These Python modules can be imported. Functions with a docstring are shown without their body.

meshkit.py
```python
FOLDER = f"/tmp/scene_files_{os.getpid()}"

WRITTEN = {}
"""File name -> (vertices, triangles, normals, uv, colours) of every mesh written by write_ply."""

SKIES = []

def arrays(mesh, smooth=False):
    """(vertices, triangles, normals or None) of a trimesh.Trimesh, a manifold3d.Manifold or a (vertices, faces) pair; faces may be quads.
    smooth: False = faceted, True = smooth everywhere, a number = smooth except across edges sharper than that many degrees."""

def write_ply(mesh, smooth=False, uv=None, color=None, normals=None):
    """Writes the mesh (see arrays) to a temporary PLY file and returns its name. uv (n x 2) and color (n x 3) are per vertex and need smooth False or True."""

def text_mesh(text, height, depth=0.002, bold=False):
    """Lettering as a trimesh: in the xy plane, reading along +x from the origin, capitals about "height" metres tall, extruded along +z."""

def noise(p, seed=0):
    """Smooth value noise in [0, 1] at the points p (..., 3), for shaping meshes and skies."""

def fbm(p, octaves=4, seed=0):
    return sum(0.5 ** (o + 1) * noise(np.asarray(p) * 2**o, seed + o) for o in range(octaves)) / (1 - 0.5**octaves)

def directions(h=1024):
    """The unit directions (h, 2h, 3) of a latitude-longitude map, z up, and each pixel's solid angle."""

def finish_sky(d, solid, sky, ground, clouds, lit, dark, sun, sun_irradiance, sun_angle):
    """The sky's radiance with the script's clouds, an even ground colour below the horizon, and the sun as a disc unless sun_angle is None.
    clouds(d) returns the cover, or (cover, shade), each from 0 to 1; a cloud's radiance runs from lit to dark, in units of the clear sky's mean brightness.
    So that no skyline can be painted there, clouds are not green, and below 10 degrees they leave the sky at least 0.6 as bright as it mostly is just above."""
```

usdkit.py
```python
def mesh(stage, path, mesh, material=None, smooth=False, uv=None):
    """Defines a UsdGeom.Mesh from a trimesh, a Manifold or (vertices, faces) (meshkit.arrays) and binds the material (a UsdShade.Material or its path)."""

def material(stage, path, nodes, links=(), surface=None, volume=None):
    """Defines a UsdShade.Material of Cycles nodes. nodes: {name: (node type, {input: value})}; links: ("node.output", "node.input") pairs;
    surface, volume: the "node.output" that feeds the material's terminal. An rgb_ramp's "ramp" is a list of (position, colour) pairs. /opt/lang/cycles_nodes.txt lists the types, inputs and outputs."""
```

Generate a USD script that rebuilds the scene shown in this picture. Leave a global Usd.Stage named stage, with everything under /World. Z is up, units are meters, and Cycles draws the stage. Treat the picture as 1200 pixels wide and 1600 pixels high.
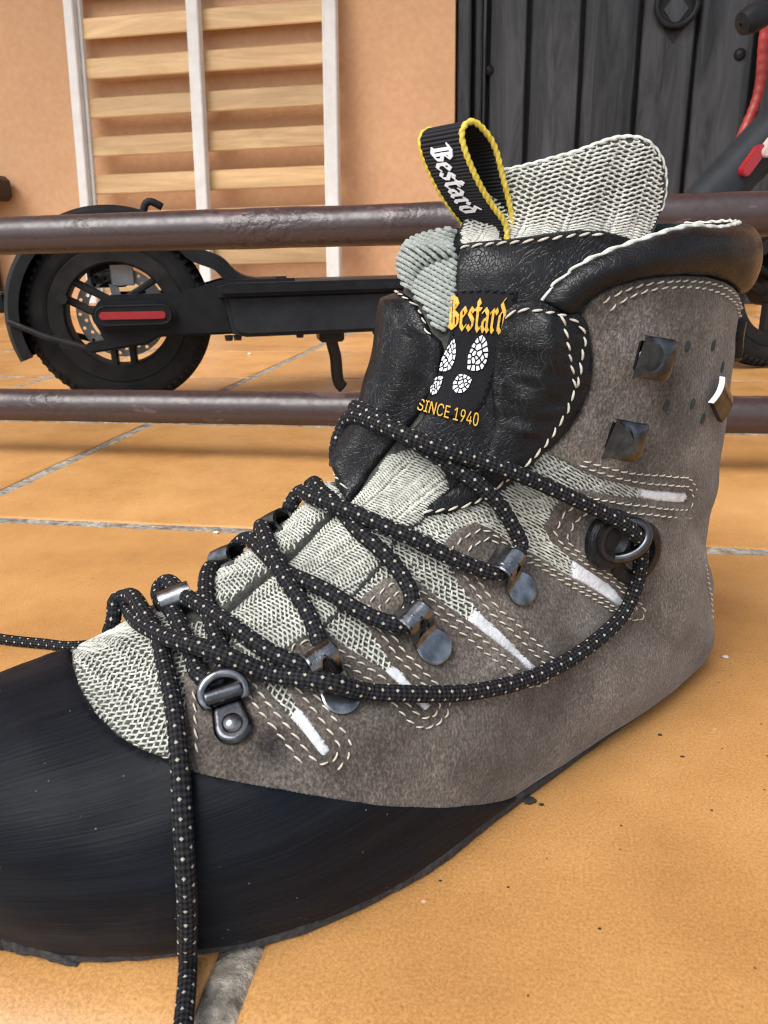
import math, random
import numpy as np
import trimesh, shapely
from shapely.geometry import Polygon, LineString, MultiLineString, Point
from shapely import affinity
from scipy.interpolate import PchipInterpolator, CubicSpline
from scipy.spatial import Delaunay
import usdkit, meshkit
from pxr import Usd, UsdGeom, UsdLux, UsdShade, Gf, Sdf

stage = Usd.Stage.CreateInMemory()
UsdGeom.Xform.Define(stage, '/World')
UsdGeom.Scope.Define(stage, '/World/Looks')
rng = np.random.default_rng(7)

# ------------------------------------------------------------------ camera
FPX, CAMH = 1200.0, 0.165                      # focal length in photo pixels, lens height above the floor
_d = np.array([80, 3556, 1200.0]); _d /= np.linalg.norm(_d)          # straight down, seen by the lens (x right, y down, z forward)
_l = np.array([-6800, -252, 1200.0]); _l /= np.linalg.norm(_l); _l -= _d * (_l @ _d); _l /= np.linalg.norm(_l)
RX, RZ = -_l, -_d
RY = np.cross(RZ, RX)
if RY[2] < 0: RY = -RY
ROT = np.array([RX, RY, RZ])                   # world = ROT @ lens
CAM = np.array([0, 0, CAMH])
right, down, fwd = ROT[:, 0], ROT[:, 1], ROT[:, 2]
cam = UsdGeom.Camera.Define(stage, '/World/camera')
cam.AddTransformOp().Set(Gf.Matrix4d(*right, 0, *(-down), 0, *(-fwd), 0, *CAM, 1))
cam.CreateHorizontalApertureAttr(24.0); cam.CreateVerticalApertureAttr(32.0); cam.CreateFocalLengthAttr(24.0)
cam.CreateClippingRangeAttr(Gf.Vec2f(0.01, 200.0))
cam.CreateFStopAttr(34.0); cam.CreateFocusDistanceAttr(0.31)
cam.CreateExposureAttr(0.98)

# ------------------------------------------------------------------ sky and sun (bright overcast)
SUN_DIR = np.array([-0.42, -0.62, 0.95]); SUN_DIR /= np.linalg.norm(SUN_DIR)
SUN_EL, SUN_ROT = math.asin(SUN_DIR[2]), math.atan2(SUN_DIR[0], SUN_DIR[1])
sky_mat = usdkit.material(stage, '/World/Looks/sky_look', {
    's': ('sky_texture', {'sky_type': 'single_scattering', 'sun_disc': False, 'sun_elevation': SUN_EL, 'sun_rotation': SUN_ROT, 'aerosol_density': 3.0, 'ozone_density': 0.6}),
    'h': ('hsv', {'saturation': 0.55}),
    'b': ('background_shader', {'strength': 0.115})}, [('s.color', 'h.color'), ('h.color', 'b.color')], surface='b.background')
dome = UsdLux.DomeLight.Define(stage, '/World/sky')
UsdShade.MaterialBindingAPI.Apply(dome.GetPrim()).Bind(sky_mat)
dome.GetPrim().SetCustomDataByKey('kind', 'structure')
sun = UsdLux.DistantLight.Define(stage, '/World/sun')
sun.CreateIntensityAttr(0.4); sun.CreateAngleAttr(38.0); sun.CreateColorAttr(Gf.Vec3f(1.0, 0.985, 0.965))
sun.CreateNormalizeAttr(True)
_z = Gf.Vec3d(*SUN_DIR); _x = Gf.Cross(Gf.Vec3d(0, 0, 1), _z).GetNormalized(); _y = Gf.Cross(_z, _x)
sun.AddTransformOp().Set(Gf.Matrix4d(*_x, 0, *_y, 0, *_z, 0, 0, 0, 5, 1))

# ------------------------------------------------------------------ helpers: prims
_names = {}
def numbered(path):
    k = _names.get(path, 0); _names[path] = k + 1
    return path if k == 0 else f'{path}_{k:03d}'

ORIGIN = {}
def thing(name, label, cat, loc=(0, 0, 0), group=None, kind=None):
    path = numbered('/World/' + name)
    x = UsdGeom.Xform.Define(stage, path); x.AddTranslateOp().Set(Gf.Vec3d(*map(float, loc)))
    p = x.GetPrim(); ORIGIN[path] = np.array(loc, float)
    if label: p.SetCustomDataByKey('label', label)
    if cat: p.SetCustomDataByKey('category', cat)
    if group: p.SetCustomDataByKey('group', group)
    if kind: p.SetCustomDataByKey('kind', kind)
    return path

def part(parent, name, mesh, material, smooth=35, uv=None, label=None, kind=None):
    """mesh in world coordinates; becomes a child of parent, in parent's own frame"""
    path = numbered(parent + '/' + name)
    top = '/' + '/'.join(parent.split('/')[1:3])
    o = ORIGIN.get(top, np.zeros(3))
    if hasattr(mesh, 'vertices'):
        m = trimesh.Trimesh(np.asarray(mesh.vertices) - o, mesh.faces, process=False)
    else:
        m = (np.asarray(mesh[0], float) - o, mesh[1])
    g = usdkit.mesh(stage, path, m, material, smooth=smooth, uv=uv)
    if label: g.GetPrim().SetCustomDataByKey('label', label)
    if kind: g.GetPrim().SetCustomDataByKey('kind', kind)
    return path

def single(name, mesh, material, label, cat, smooth=35, group=None, kind=None, uv=None):
    path = numbered('/World/' + name)
    g = usdkit.mesh(stage, path, mesh, material, smooth=smooth, uv=uv).GetPrim()
    if label: g.SetCustomDataByKey('label', label)
    if cat: g.SetCustomDataByKey('category', cat)
    if group: g.SetCustomDataByKey('group', group)
    if kind: g.SetCustomDataByKey('kind', kind)
    return path

# ------------------------------------------------------------------ helpers: rays of the photograph
def ray(px, py):
    v = ROT @ np.array([px - 600.0, py - 800.0, FPX]); return v / np.linalg.norm(v)
def ground(px, py, z=0.0):
    v = ray(px, py); return CAM + v * ((z - CAMH) / v[2])
def onY(px, py, y):
    v = ray(px, py); return CAM + v * (y / v[1])
def on_plane(px, py, n, c):
    v = ray(px, py); return CAM + v * ((c - CAM @ n) / (v @ n))

# ------------------------------------------------------------------ helpers: meshes
def cat(ms): return trimesh.util.concatenate([m if hasattr(m, 'vertices') else trimesh.Trimesh(m[0], m[1], process=False) for m in ms])
def bx(cx, cy, cz, sx, sy, sz, r=0.0):
    """box with chamfered edges"""
    if r <= 0:
        m = trimesh.creation.box((sx, sy, sz))
    else:
        pts = []
        for a in (-1, 1):
            for b in (-1, 1):
                for c in (-1, 1):
                    X, Y, Z = a * sx / 2, b * sy / 2, c * sz / 2
                    pts += [(X - a * r, Y - b * r, Z), (X - a * r, Y, Z - c * r), (X, Y - b * r, Z - c * r)]
        m = trimesh.convex.convex_hull(np.array(pts))
    m.apply_translation((cx, cy, cz)); return m

def grid_faces(a, b, wrap=False):
    i, j = np.meshgrid(np.arange(a - 1), np.arange(b if wrap else b - 1), indexing='ij')
    i, j = i.ravel(), j.ravel(); k = (j + 1) % b
    p, q, r, s = i * b + j, i * b + k, (i + 1) * b + k, (i + 1) * b + j
    return np.vstack([np.c_[p, q, r], np.c_[p, r, s]])

def frames(P):
    T = np.gradient(P, axis=0); T /= np.linalg.norm(T, axis=1, keepdims=True) + 1e-12
    n = np.cross(T[0], [0.3, 0.2, 0.93]); n /= np.linalg.norm(n)
    Ns = [n]
    for i in range(1, len(P)):
        n = Ns[-1] - T[i] * (Ns[-1] @ T[i]); Ns.append(n / (np.linalg.norm(n) + 1e-12))
    Ns = np.array(Ns); return T, Ns, np.cross(T, Ns)

def tube(P, r, k=8, cap=True):
    P = np.asarray(P, float); r = np.broadcast_to(np.asarray(r, float), (len(P),))
    T, A, B = frames(P); th = np.arange(k) / k * 2 * np.pi
    V = P[:, None] + r[:, None, None] * (np.cos(th)[None, :, None] * A[:, None] + np.sin(th)[None, :, None] * B[:, None])
    V = V.reshape(-1, 3); F = grid_faces(len(P), k, True)
    if cap:
        n = len(V); V = np.vstack([V, P[0], P[-1]]); j = np.arange(k); e = (len(P) - 1) * k
        F = np.vstack([F, np.c_[np.full(k, n), (j + 1) % k, j], np.c_[np.full(k, n + 1), e + j, e + (j + 1) % k]])
    return trimesh.Trimesh(V, F, process=False)

def spline(P, step):
    P = np.asarray(P, float); d = np.r_[0, np.cumsum(np.linalg.norm(np.diff(P, axis=0), axis=1) ** 0.5 + 1e-9)]
    c = CubicSpline(d, P, bc_type='natural'); q = c(np.linspace(0, d[-1], 40 * len(P)))
    L = np.r_[0, np.cumsum(np.linalg.norm(np.diff(q, axis=0), axis=1))]
    n = max(4, int(L[-1] / step) + 1); s = np.linspace(0, L[-1], n)
    return np.stack([np.interp(s, L, q[:, k]) for k in range(3)], 1), s

def lathe(prof, axis_o, axis, k=48, closed=True):
    """prof: (r, h) pairs; closed = joins last to first"""
    axis = np.asarray(axis, float) / np.linalg.norm(axis)
    a = np.cross(axis, [0, 0, 1.0]) if abs(axis[2]) < 0.9 else np.cross(axis, [1.0, 0, 0]); a /= np.linalg.norm(a); b = np.cross(axis, a)
    prof = np.array(list(prof) + ([prof[0]] if closed else []), float); th = np.arange(k) / k * 2 * np.pi
    V = np.asarray(axis_o) + prof[:, None, :1] * (np.cos(th)[None, :, None] * a + np.sin(th)[None, :, None] * b) + prof[:, None, 1:] * axis
    return trimesh.Trimesh(V.reshape(-1, 3), grid_faces(len(prof), k, True), process=False)

def extrude(poly, h):
    polys = getattr(poly, 'geoms', [poly])
    return cat([trimesh.creation.extrude_polygon(p, h, engine='earcut') for p in polys if p.area > 1e-12])

# ------------------------------------------------------------------ materials
def material(name, nodes, links, surface='p.BSDF'):
    return usdkit.material(stage, '/World/Looks/' + name, nodes, links, surface=surface)

def mottled(name, c1, c2, scale=40, rough=0.6, bump=0.0, bscale=None, detail=4, spec=0.5, metal=0.0, big=None, bigamt=0.25, stretch=(1, 1, 1), coat=0.0, sheen=0.0, rvar=0.0, coord='position', lo=0.3, hi=0.7):
    """two colours mixed by noise, an optional second noise for large patches, optional fine relief"""
    N = {'g': ('geometry', {}) if coord == 'position' else ('texture_coordinate', {}), 'm': ('mapping', {'scale': stretch}),
         'n': ('noise_texture', {'scale': scale, 'detail': detail, 'roughness': 0.6}),
         'r': ('rgb_ramp', {'ramp': [(lo, c1), (hi, c2)]}),
         'p': ('principled_bsdf', {'roughness': rough, 'specular_ior_level': spec, 'metallic': metal, 'coat_weight': coat, 'coat_roughness': 0.25, 'sheen_weight': sheen, 'sheen_roughness': 0.4})}
    src = 'g.position' if coord == 'position' else 'g.object'
    L = [(src, 'm.vector'), ('m.vector', 'n.vector'), ('n.fac', 'r.fac')]
    col = 'r.color'
    if big:
        N['n2'] = ('noise_texture', {'scale': big, 'detail': 3}); N['r2'] = ('rgb_ramp', {'ramp': [(0.3, (1 - bigamt,) * 3), (0.7, (1 + bigamt * 0.6,) * 3)]})
        N['x'] = ('mix', {'mix_type': 'multiply', 'fac': 1.0}); L += [(src, 'n2.vector'), ('n2.fac', 'r2.fac'), (col, 'x.color1'), ('r2.color', 'x.color2')]; col = 'x.color'
    L.append((col, 'p.base_color'))
    if rvar:
        N['rr'] = ('map_range', {'from_min': 0.3, 'from_max': 0.7, 'to_min': rough - rvar, 'to_max': rough + rvar}); N['n3'] = ('noise_texture', {'scale': scale * 0.37, 'detail': 4})
        L += [(src, 'n3.vector'), ('n3.fac', 'rr.value'), ('rr.result', 'p.roughness')]
    if bump:
        N['nb'] = ('noise_texture', {'scale': bscale or scale, 'detail': 5, 'roughness': 0.65}); N['b'] = ('bump', {'strength': 0.8, 'distance': bump})
        L += [('m.vector', 'nb.vector'), ('nb.fac', 'b.height'), ('b.normal', 'p.normal')]
    return material(name, N, L)

M = {}
M['stucco'] = mottled('stucco', (.59, .340, .185), (.65, .390, .222), 55, 0.9, 0.0018, 180, big=1.6, bigamt=0.12, spec=0.2)
M['grout'] = mottled('grout', (.16, .14, .115), (.46, .42, .355), 240, 0.95, 0.0025, 420, big=60, bigamt=0.45, spec=0.2)
# terracotta tile: grain, cloudy firing tones, dark specks, one tone per tile
M['tile'] = material('terracotta_tile', {
    'g': ('geometry', {}), 'oi': ('object_info', {}),
    'n1': ('noise_texture', {'scale': 1100.0, 'detail': 3.0, 'roughness': 0.75}), 'n2': ('noise_texture', {'scale': 11.0, 'detail': 6.0, 'roughness': 0.62}),
    'ofs': ('vector_math', {'math_type': 'multiply_add', 'vector2': (7.0, 3.0, 5.0)}),
    'cx': ('combine_xyz', {}),
    'r1': ('rgb_ramp', {'ramp': [(0.22, (.355, .172, .052)), (0.50, (.485, .250, .084)), (0.78, (.59, .325, .122))]}),
    'r0': ('rgb_ramp', {'ramp': [(0.28, (.66, .66, .66)), (0.72, (1.26, 1.26, 1.26))]}),
    'm1': ('mix', {'mix_type': 'multiply', 'fac': 1.0}),
    'v': ('voronoi_texture', {'scale': 190.0, 'randomness': 1.0}), 'vr': ('rgb_ramp', {'ramp': [(0.05, (1, 1, 1)), (0.10, (0, 0, 0))]}),
    'nm': ('noise_texture', {'scale': 14.0, 'detail': 2.0}), 'nr': ('rgb_ramp', {'ramp': [(0.44, (0, 0, 0)), (0.56, (1, 1, 1))]}),
    'vm': ('math', {'math_type': 'multiply'}),
    'm2': ('mix', {'color2': (.05, .022, .012)}), 'v2': ('voronoi_texture', {'scale': 47.0, 'randomness': 1.0}), 'v2r': ('rgb_ramp', {'ramp': [(0.018, (.7,) * 3), (0.04, (0, 0, 0))]}), 'm4': ('mix', {'color2': (.66, .52, .38)}),
    'tone': ('map_range', {'to_min': 0.82, 'to_max': 1.13}), 'hs': ('hsv', {}),
    'rr': ('map_range', {'from_min': 0.3, 'from_max': 0.7, 'to_min': 0.27, 'to_max': 0.42}),
    'b': ('bump', {'strength': 0.5, 'distance': 0.00028}), 'b2': ('bump', {'strength': 0.22, 'distance': 0.004}), 'n4': ('noise_texture', {'scale': 30.0, 'detail': 2.0}),
    'p': ('principled_bsdf', {'specular_ior_level': 0.45})},
    [('g.position', 'n1.vector'), ('oi.random', 'cx.x'), ('oi.random', 'cx.y'), ('cx.vector', 'ofs.vector1'), ('g.position', 'ofs.vector3'), ('ofs.vector', 'n2.vector'),
     ('n2.fac', 'r1.fac'), ('n1.fac', 'r0.fac'), ('r1.color', 'm1.color1'), ('r0.color', 'm1.color2'),
     ('g.position', 'v.vector'), ('v.distance', 'vr.fac'), ('g.position', 'nm.vector'), ('nm.fac', 'nr.fac'), ('vr.color', 'vm.value1'), ('nr.color', 'vm.value2'),
     ('g.position', 'v2.vector'), ('v2.distance', 'v2r.fac'), ('v2r.color', 'm4.fac'), ('m1.color', 'm4.color1'), ('vm.value', 'm2.fac'), ('m4.color', 'm2.color1'), ('oi.random', 'tone.value'), ('tone.result', 'hs.value'), ('m2.color', 'hs.color'), ('hs.color', 'p.base_color'),
     ('n2.fac', 'rr.value'), ('rr.result', 'p.roughness'), ('n1.fac', 'b.height'), ('g.position', 'n4.vector'), ('n4.fac', 'b2.height'), ('b2.normal', 'b.normal'), ('b.normal', 'p.normal')])
M['rail'] = material('rail_paint', {
    'g': ('geometry', {}), 'n': ('noise_texture', {'scale': 26.0, 'detail': 5.0, 'roughness': 0.7}), 'm': ('mapping', {'scale': (0.35, 1, 1)}),
    'r': ('rgb_ramp', {'ramp': [(0.0, (.026, .017, .017)), (0.585, (.034, .021, .021)), (0.60, (.078, .047, .047)), (1.0, (.088, .053, .053))]}),
    'n2': ('noise_texture', {'scale': 170.0, 'detail': 4.0}), 'n3': ('noise_texture', {'scale': 9.0, 'detail': 2.0}), 'k': ('rgb_ramp', {'ramp': [(0.52, (0.06,) * 3), (0.66, (1, 1, 1))]}),
    'mu': ('math', {'math_type': 'multiply'}), 'b': ('bump', {'strength': 0.8, 'distance': 0.0022}),
    'b2': ('bump', {'strength': 0.5, 'distance': 0.001}),
    'rr': ('map_range', {'from_min': 0.3, 'from_max': 0.7, 'to_min': 0.24, 'to_max': 0.42}),
    'p': ('principled_bsdf', {})},
    [('g.position', 'm.vector'), ('m.vector', 'n.vector'), ('n.fac', 'r.fac'), ('r.color', 'p.base_color'), ('g.position', 'n2.vector'), ('g.position', 'n3.vector'), ('n3.fac', 'k.fac'),
     ('n2.fac', 'mu.value1'), ('k.color', 'mu.value2'), ('mu.value', 'b.height'), ('r.color', 'b2.height'), ('b2.normal', 'b.normal'), ('b.normal', 'p.normal'), ('n2.fac', 'rr.value'), ('rr.result', 'p.roughness')])
M['white_paint'] = mottled('white_paint', (.58, .57, .54), (.70, .69, .66), 20, 0.45, 0.0006, 300, spec=0.4)
def wood(name, c1, c2, axis, scale=6, rough=0.45, bump=0.0008, dist=3.5, coat=0.0, spec=0.35):
    st = {'x': (0.12, 1, 1), 'z': (1, 1, 0.12)}[axis]
    return material(name, {
        'g': ('geometry', {}), 'oi': ('object_info', {}), 'cx': ('combine_xyz', {}), 'o': ('vector_math', {'math_type': 'multiply_add', 'vector2': (9.0, 5.0, 13.0)}),
        'm': ('mapping', {'scale': st}), 'n0': ('noise_texture', {'scale': 3.0 * scale, 'detail': 3.0, 'distortion': 1.0}),
        'w': ('noise_texture', {'scale': 14.0 * scale, 'detail': 5.0, 'roughness': 0.65, 'distortion': dist}), 'r': ('rgb_ramp', {'ramp': [(0.32, c1), (0.70, c2)]}),
        'x': ('mix', {'mix_type': 'multiply', 'fac': 1.0}), 'r0': ('rgb_ramp', {'ramp': [(0.3, (.55,) * 3), (0.7, (1.25,) * 3)]}),
        't': ('map_range', {'to_min': 0.82, 'to_max': 1.12}), 'h': ('hsv', {}),
        'b': ('bump', {'strength': 0.8, 'distance': bump}), 'p': ('principled_bsdf', {'roughness': rough, 'coat_weight': coat, 'coat_roughness': 0.3, 'specular_ior_level': spec})},
        [('oi.random', 'cx.x'), ('oi.random', 'cx.z'), ('oi.random', 'cx.y'), ('cx.vector', 'o.vector1'), ('g.position', 'o.vector3'), ('o.vector', 'm.vector'),
         ('m.vector', 'n0.vector'), ('m.vector', 'w.vector'), ('w.fac', 'r.fac'), ('n0.fac', 'r0.fac'), ('r.color', 'x.color1'), ('r0.color', 'x.color2'), ('x.color', 'h.color'),
         ('oi.random', 't.value'), ('t.result', 'h.value'), ('h.color', 'p.base_color'), ('w.fac', 'b.height'), ('b.normal', 'p.normal')])
M['slat_wood'] = wood('slat_wood', (.50, .31, .135), (.70, .475, .24), 'x', 1.0, 0.42, 0.0002)
M['door_wood'] = wood('door_wood', (.0045, .0042, .0046), (.070, .071, .077), 'z', 1.2, 0.36, 0.003, 1.5, spec=0.3)
M['dark_wood'] = wood('dark_wood', (.012, .007, .005), (.028, .016, .011), 'x', 2.0, 0.4, 0.001)
M['iron'] = mottled('black_iron', (.006, .006, .0065), (.014, .014, .015), 60, 0.42, 0.0005, 200, spec=0.25)
M['scooter_black'] = mottled('scooter_black', (.0085, .0092, .0105), (.014, .015, .017), 70, 0.46, 0.0002, 600, spec=0.14, big=12, bigamt=0.25, rvar=0.1)
M['scooter_grey'] = mottled('scooter_grey', (.017, .020, .024), (.025, .028, .033), 60, 0.5, 0.0002, 600, spec=0.14, big=10, bigamt=0.2)
M['tyre'] = mottled('tyre_rubber', (.006, .006, .006), (.015, .0145, .014), 50, 0.7, 0.0004, 400, spec=0.14, big=14, bigamt=0.4)
M['rim'] = mottled('rim_black', (.009, .009, .009), (.020, .0195, .019), 40, 0.5, 0.0003, 300, spec=0.14, big=14, bigamt=0.4)
M['steel'] = mottled('bare_steel', (.42, .43, .44), (.60, .61, .62), 80, 0.35, 0.0001, 400, metal=0.35, rvar=0.08)
M['red_lens'] = material('red_lens', {'p': ('principled_bsdf', {'base_color': (.26, .008, .014), 'roughness': 0.25, 'coat_weight': 0.5})}, [])
M['red_cable'] = mottled('red_cable', (.22, .014, .012), (.33, .03, .024), 60, 0.45, 0.0004, 300)
M['pale_plastic'] = mottled('pale_plastic', (.40, .30, .28), (.52, .42, .39), 60, 0.4)
M['sticker'] = mottled('sticker', (.30, .36, .36), (.36, .42, .42), 60, 0.45)
M['crumb'] = mottled('dark_crumb', (.012, .010, .009), (.03, .025, .02), 300, 0.85)
M['white_crumb'] = mottled('pale_crumb', (.55, .50, .45), (.7, .66, .6), 300, 0.85)

# ------------------------------------------------------------------ floor: terracotta tiles over grout
floor = thing('floor', None, None, kind='structure')
PITCH, JX0, JY0 = 0.3075, -0.3866, 0.4365            # tile pitch; a joint line along y and one along x
JW = 0.0105
def tile_mesh(x0, x1, y0, y1, z=0.0, r=0.003, th=0.014, rs=0):
    g = np.random.default_rng(rs); w = 0.0012
    def edge(n, a, b):                                   # slightly wavy outline
        t = np.linspace(0, 1, n, endpoint=False)[:, None]; return np.array(a) * (1 - t) + np.array(b) * t
    c = [(x0, y0), (x1, y0), (x1, y1), (x0, y1)]
    P = np.vstack([edge(9, c[i], c[(i + 1) % 4]) for i in range(4)]) + g.normal(0, w * 0.35, (36, 2))
    ctr = P.mean(0); rings = []
    for ins, dz in ((0, -th), (0, -r), (r * 0.35, -r * 0.3), (r, 0.0)):
        d = P - ctr; L = np.abs(d).max(1, keepdims=True); rings.append(np.c_[ctr + d * (1 - ins / L), np.full(36, z + dz)])
    V = np.vstack(rings + [np.array([[ctr[0], ctr[1], z + 0.0003]])]); F = grid_faces(4, 36, True)
    j = np.arange(36); F = np.vstack([F, np.c_[108 + j, 108 + (j + 1) % 36, np.full(36, 144)]])
    return trimesh.Trimesh(V, F, process=False)
k = 0
for i in range(-6, 7):
    for j in range(0, 8):
        x0, y0 = JX0 + i * PITCH + JW / 2, JY0 + j * PITCH + JW / 2
        x1, y1 = x0 + PITCH - JW, y0 + PITCH - JW
        if y0 > 2.56: continue
        # keep what the lens (or one a step aside) can see
        if abs(x0 + PITCH / 2) > 0.75 * y1 + 0.7: continue
        k += 1
        dz = float(np.random.default_rng(100 + k).normal(0, 0.0006))
        part(floor, 'tile', tile_mesh(x0, x1, y0, y1, dz, 0.0028, rs=k), M['tile'], smooth=30)
# the edge row with a rounded nosing towards the viewer
XJ0, YN = -0.0655, 0.094
def nosing_mesh(x0, x1, y0, y1, R=0.034):
    prof = [(y1, -0.012), (y1, -0.002), (y1 - 0.002, 0.0)] + [(y, 0.0) for y in np.linspace(y1 - 0.02, y0 + R + 0.004, 6)]
    prof += [(y0 + R - R * math.sin(a), -R + R * math.cos(a)) for a in np.linspace(0.1, math.pi / 2, 16)] + [(y0, -0.045), (y0 + 0.012, -0.045)]
    prof = np.array(prof); xs = [(x0, 0.003), (x0 + 0.0008, 0.001), (x0 + 0.003, 0.0)] + ([(x, 0.0) for x in np.linspace(x0 + 0.02, x1 - 0.02, 8)] if x1 - x0 > 0.06 else []) + [(x1 - 0.003, 0.0), (x1 - 0.0008, 0.001), (x1, 0.003)]
    V = np.array([[(x, p[0], p[1] - s) for p in prof] for x, s in xs]).reshape(-1, 3)
    return trimesh.Trimesh(V, grid_faces(len(xs), len(prof))[:, ::-1], process=False)
for i in range(-4, 4):
    part(floor, 'nosing_tile', nosing_mesh(XJ0 + i * PITCH + JW / 2, XJ0 + (i + 1) * PITCH - JW / 2, YN, JY0 - JW / 2), M['tile'], smooth=40)
for i in range(-4, 5):
    xj = XJ0 + i * PITCH; part(floor, 'grout_joint', nosing_mesh(xj - JW / 2 - 0.001, xj + JW / 2 + 0.001, YN + 0.003, JY0 - JW / 2 - 0.004).apply_translation((0, 0, -0.0016)), M['grout'], smooth=40)
def sheet(x0, x1, y0, y1, z, n=120):
    xs, ys = np.linspace(x0, x1, n), np.linspace(y0, y1, n); X, Y = np.meshgrid(xs, ys, indexing='ij')
    P = np.stack([X, Y, np.zeros_like(X)], -1).reshape(-1, 3); P[:, 2] = z + (meshkit.fbm(P * 60 + 3, 3) - 0.5) * 0.0016
    return trimesh.Trimesh(P, grid_faces(n, n)[:, ::-1], process=False)
part(floor, 'grout_bed', sheet(-2.6, 1.9, JY0 - 0.006, 2.6, -0.0014, 160), M['grout'], smooth=True)
part(floor, 'step_riser', bx(-0.35, 0.63, -0.118, 4.5, 1.04, 0.17), M['stucco'], smooth=False)
single('lower_ground', bx(0, 0, -0.232, 60, 60, 0.05), M['grout'], None, None, smooth=False, kind='structure')

# ------------------------------------------------------------------ house wall and door
WY = 2.46
wall = thing('house_wall', 'orange rendered house wall behind the slatted frame and around the dark door', 'wall', (0, WY, 0))
DX0, DX1 = -0.226, 0.66
part(wall, 'render_panel', bx((-4 + DX0) / 2, WY + 0.15, 1.55, 4 + DX0, 0.30, 3.1), M['stucco'], smooth=False)
part(wall, 'render_panel', bx((DX1 + 4) / 2, WY + 0.15, 1.55, 4 - DX1, 0.30, 3.1), M['stucco'], smooth=False)
part(wall, 'lintel', bx((DX0 + DX1) / 2, WY + 0.152, 2.6, DX1 - DX0, 0.296, 1.0), M['stucco'], smooth=False)
door = thing('wooden_door', 'weathered black plank door with iron ring handle and studs', 'door', (0.2, WY + 0.09, 0))
DY = WY + 0.075
part(door, 'door_frame', bx(DX0 + 0.024, DY - 0.015, 1.05, 0.036, 0.10, 2.1, 0.004), M['door_wood'], smooth=False)
part(door, 'frame_bead', bx(DX0 + 0.062, DY + 0.0, 1.05, 0.022, 0.06, 2.1, 0.005), M['door_wood'], smooth=False)
part(door, 'frame_bead', bx(DX0 + 0.079, DY + 0.008, 1.05, 0.008, 0.06, 2.1, 0.002), M['door_wood'], smooth=False)
edges = [DX0 + 0.086, -0.024, 0.126, 0.282, 0.433, 0.590]
for a, b in zip(edges[:-1], edges[1:]):
    part(door, 'plank', bx((a + b) / 2, DY + 0.025, 1.03, b - a - 0.013, 0.04, 2.02, 0.004), M['door_wood'], smooth=False)
part(door, 'door_frame', bx(0.625, DY - 0.015, 1.05, 0.05, 0.10, 2.1, 0.004), M['door_wood'], smooth=False)
part(door, 'backing_board', bx(0.2, DY + 0.07, 1.03, 0.86, 0.03, 2.02), M['iron'], smooth=False)
part(door, 'threshold', bx(0.2, DY - 0.01, 0.012, 0.82, 0.12, 0.024, 0.004), M['door_wood'], smooth=False)
def dome_mesh(c, r, h, axis):
    a = np.linspace(0, math.pi / 2, 7); return lathe([(r * math.cos(t), h * math.sin(t)) for t in a], c, axis, 20, closed=False)
for px, py in ((763, 110), (1156, 85)):
    c = onY(px, py, DY + 0.005); part(door, 'stud', dome_mesh(c, 0.016, 0.013, (0, -1, 0)), M['iron'], smooth=True)
rc = onY(1057, 8, DY)
dm = np.array([(0, .078), (.058, 0), (0, -.078), (-.058, 0)])
plate = extrude(Polygon(dm), 0.006); plate.apply_transform(trimesh.transformations.rotation_matrix(math.pi / 2, (1, 0, 0))); plate.apply_translation(rc + [0, 0.008, -0.012])
part(door, 'diamond_plate', plate, M['iron'], smooth=False)
plate = extrude(Polygon(dm * 0.55), 0.006); plate.apply_transform(trimesh.transformations.rotation_matrix(math.pi / 2, (1, 0, 0))); plate.apply_translation(rc + [0, 0.003, -0.01])
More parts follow.
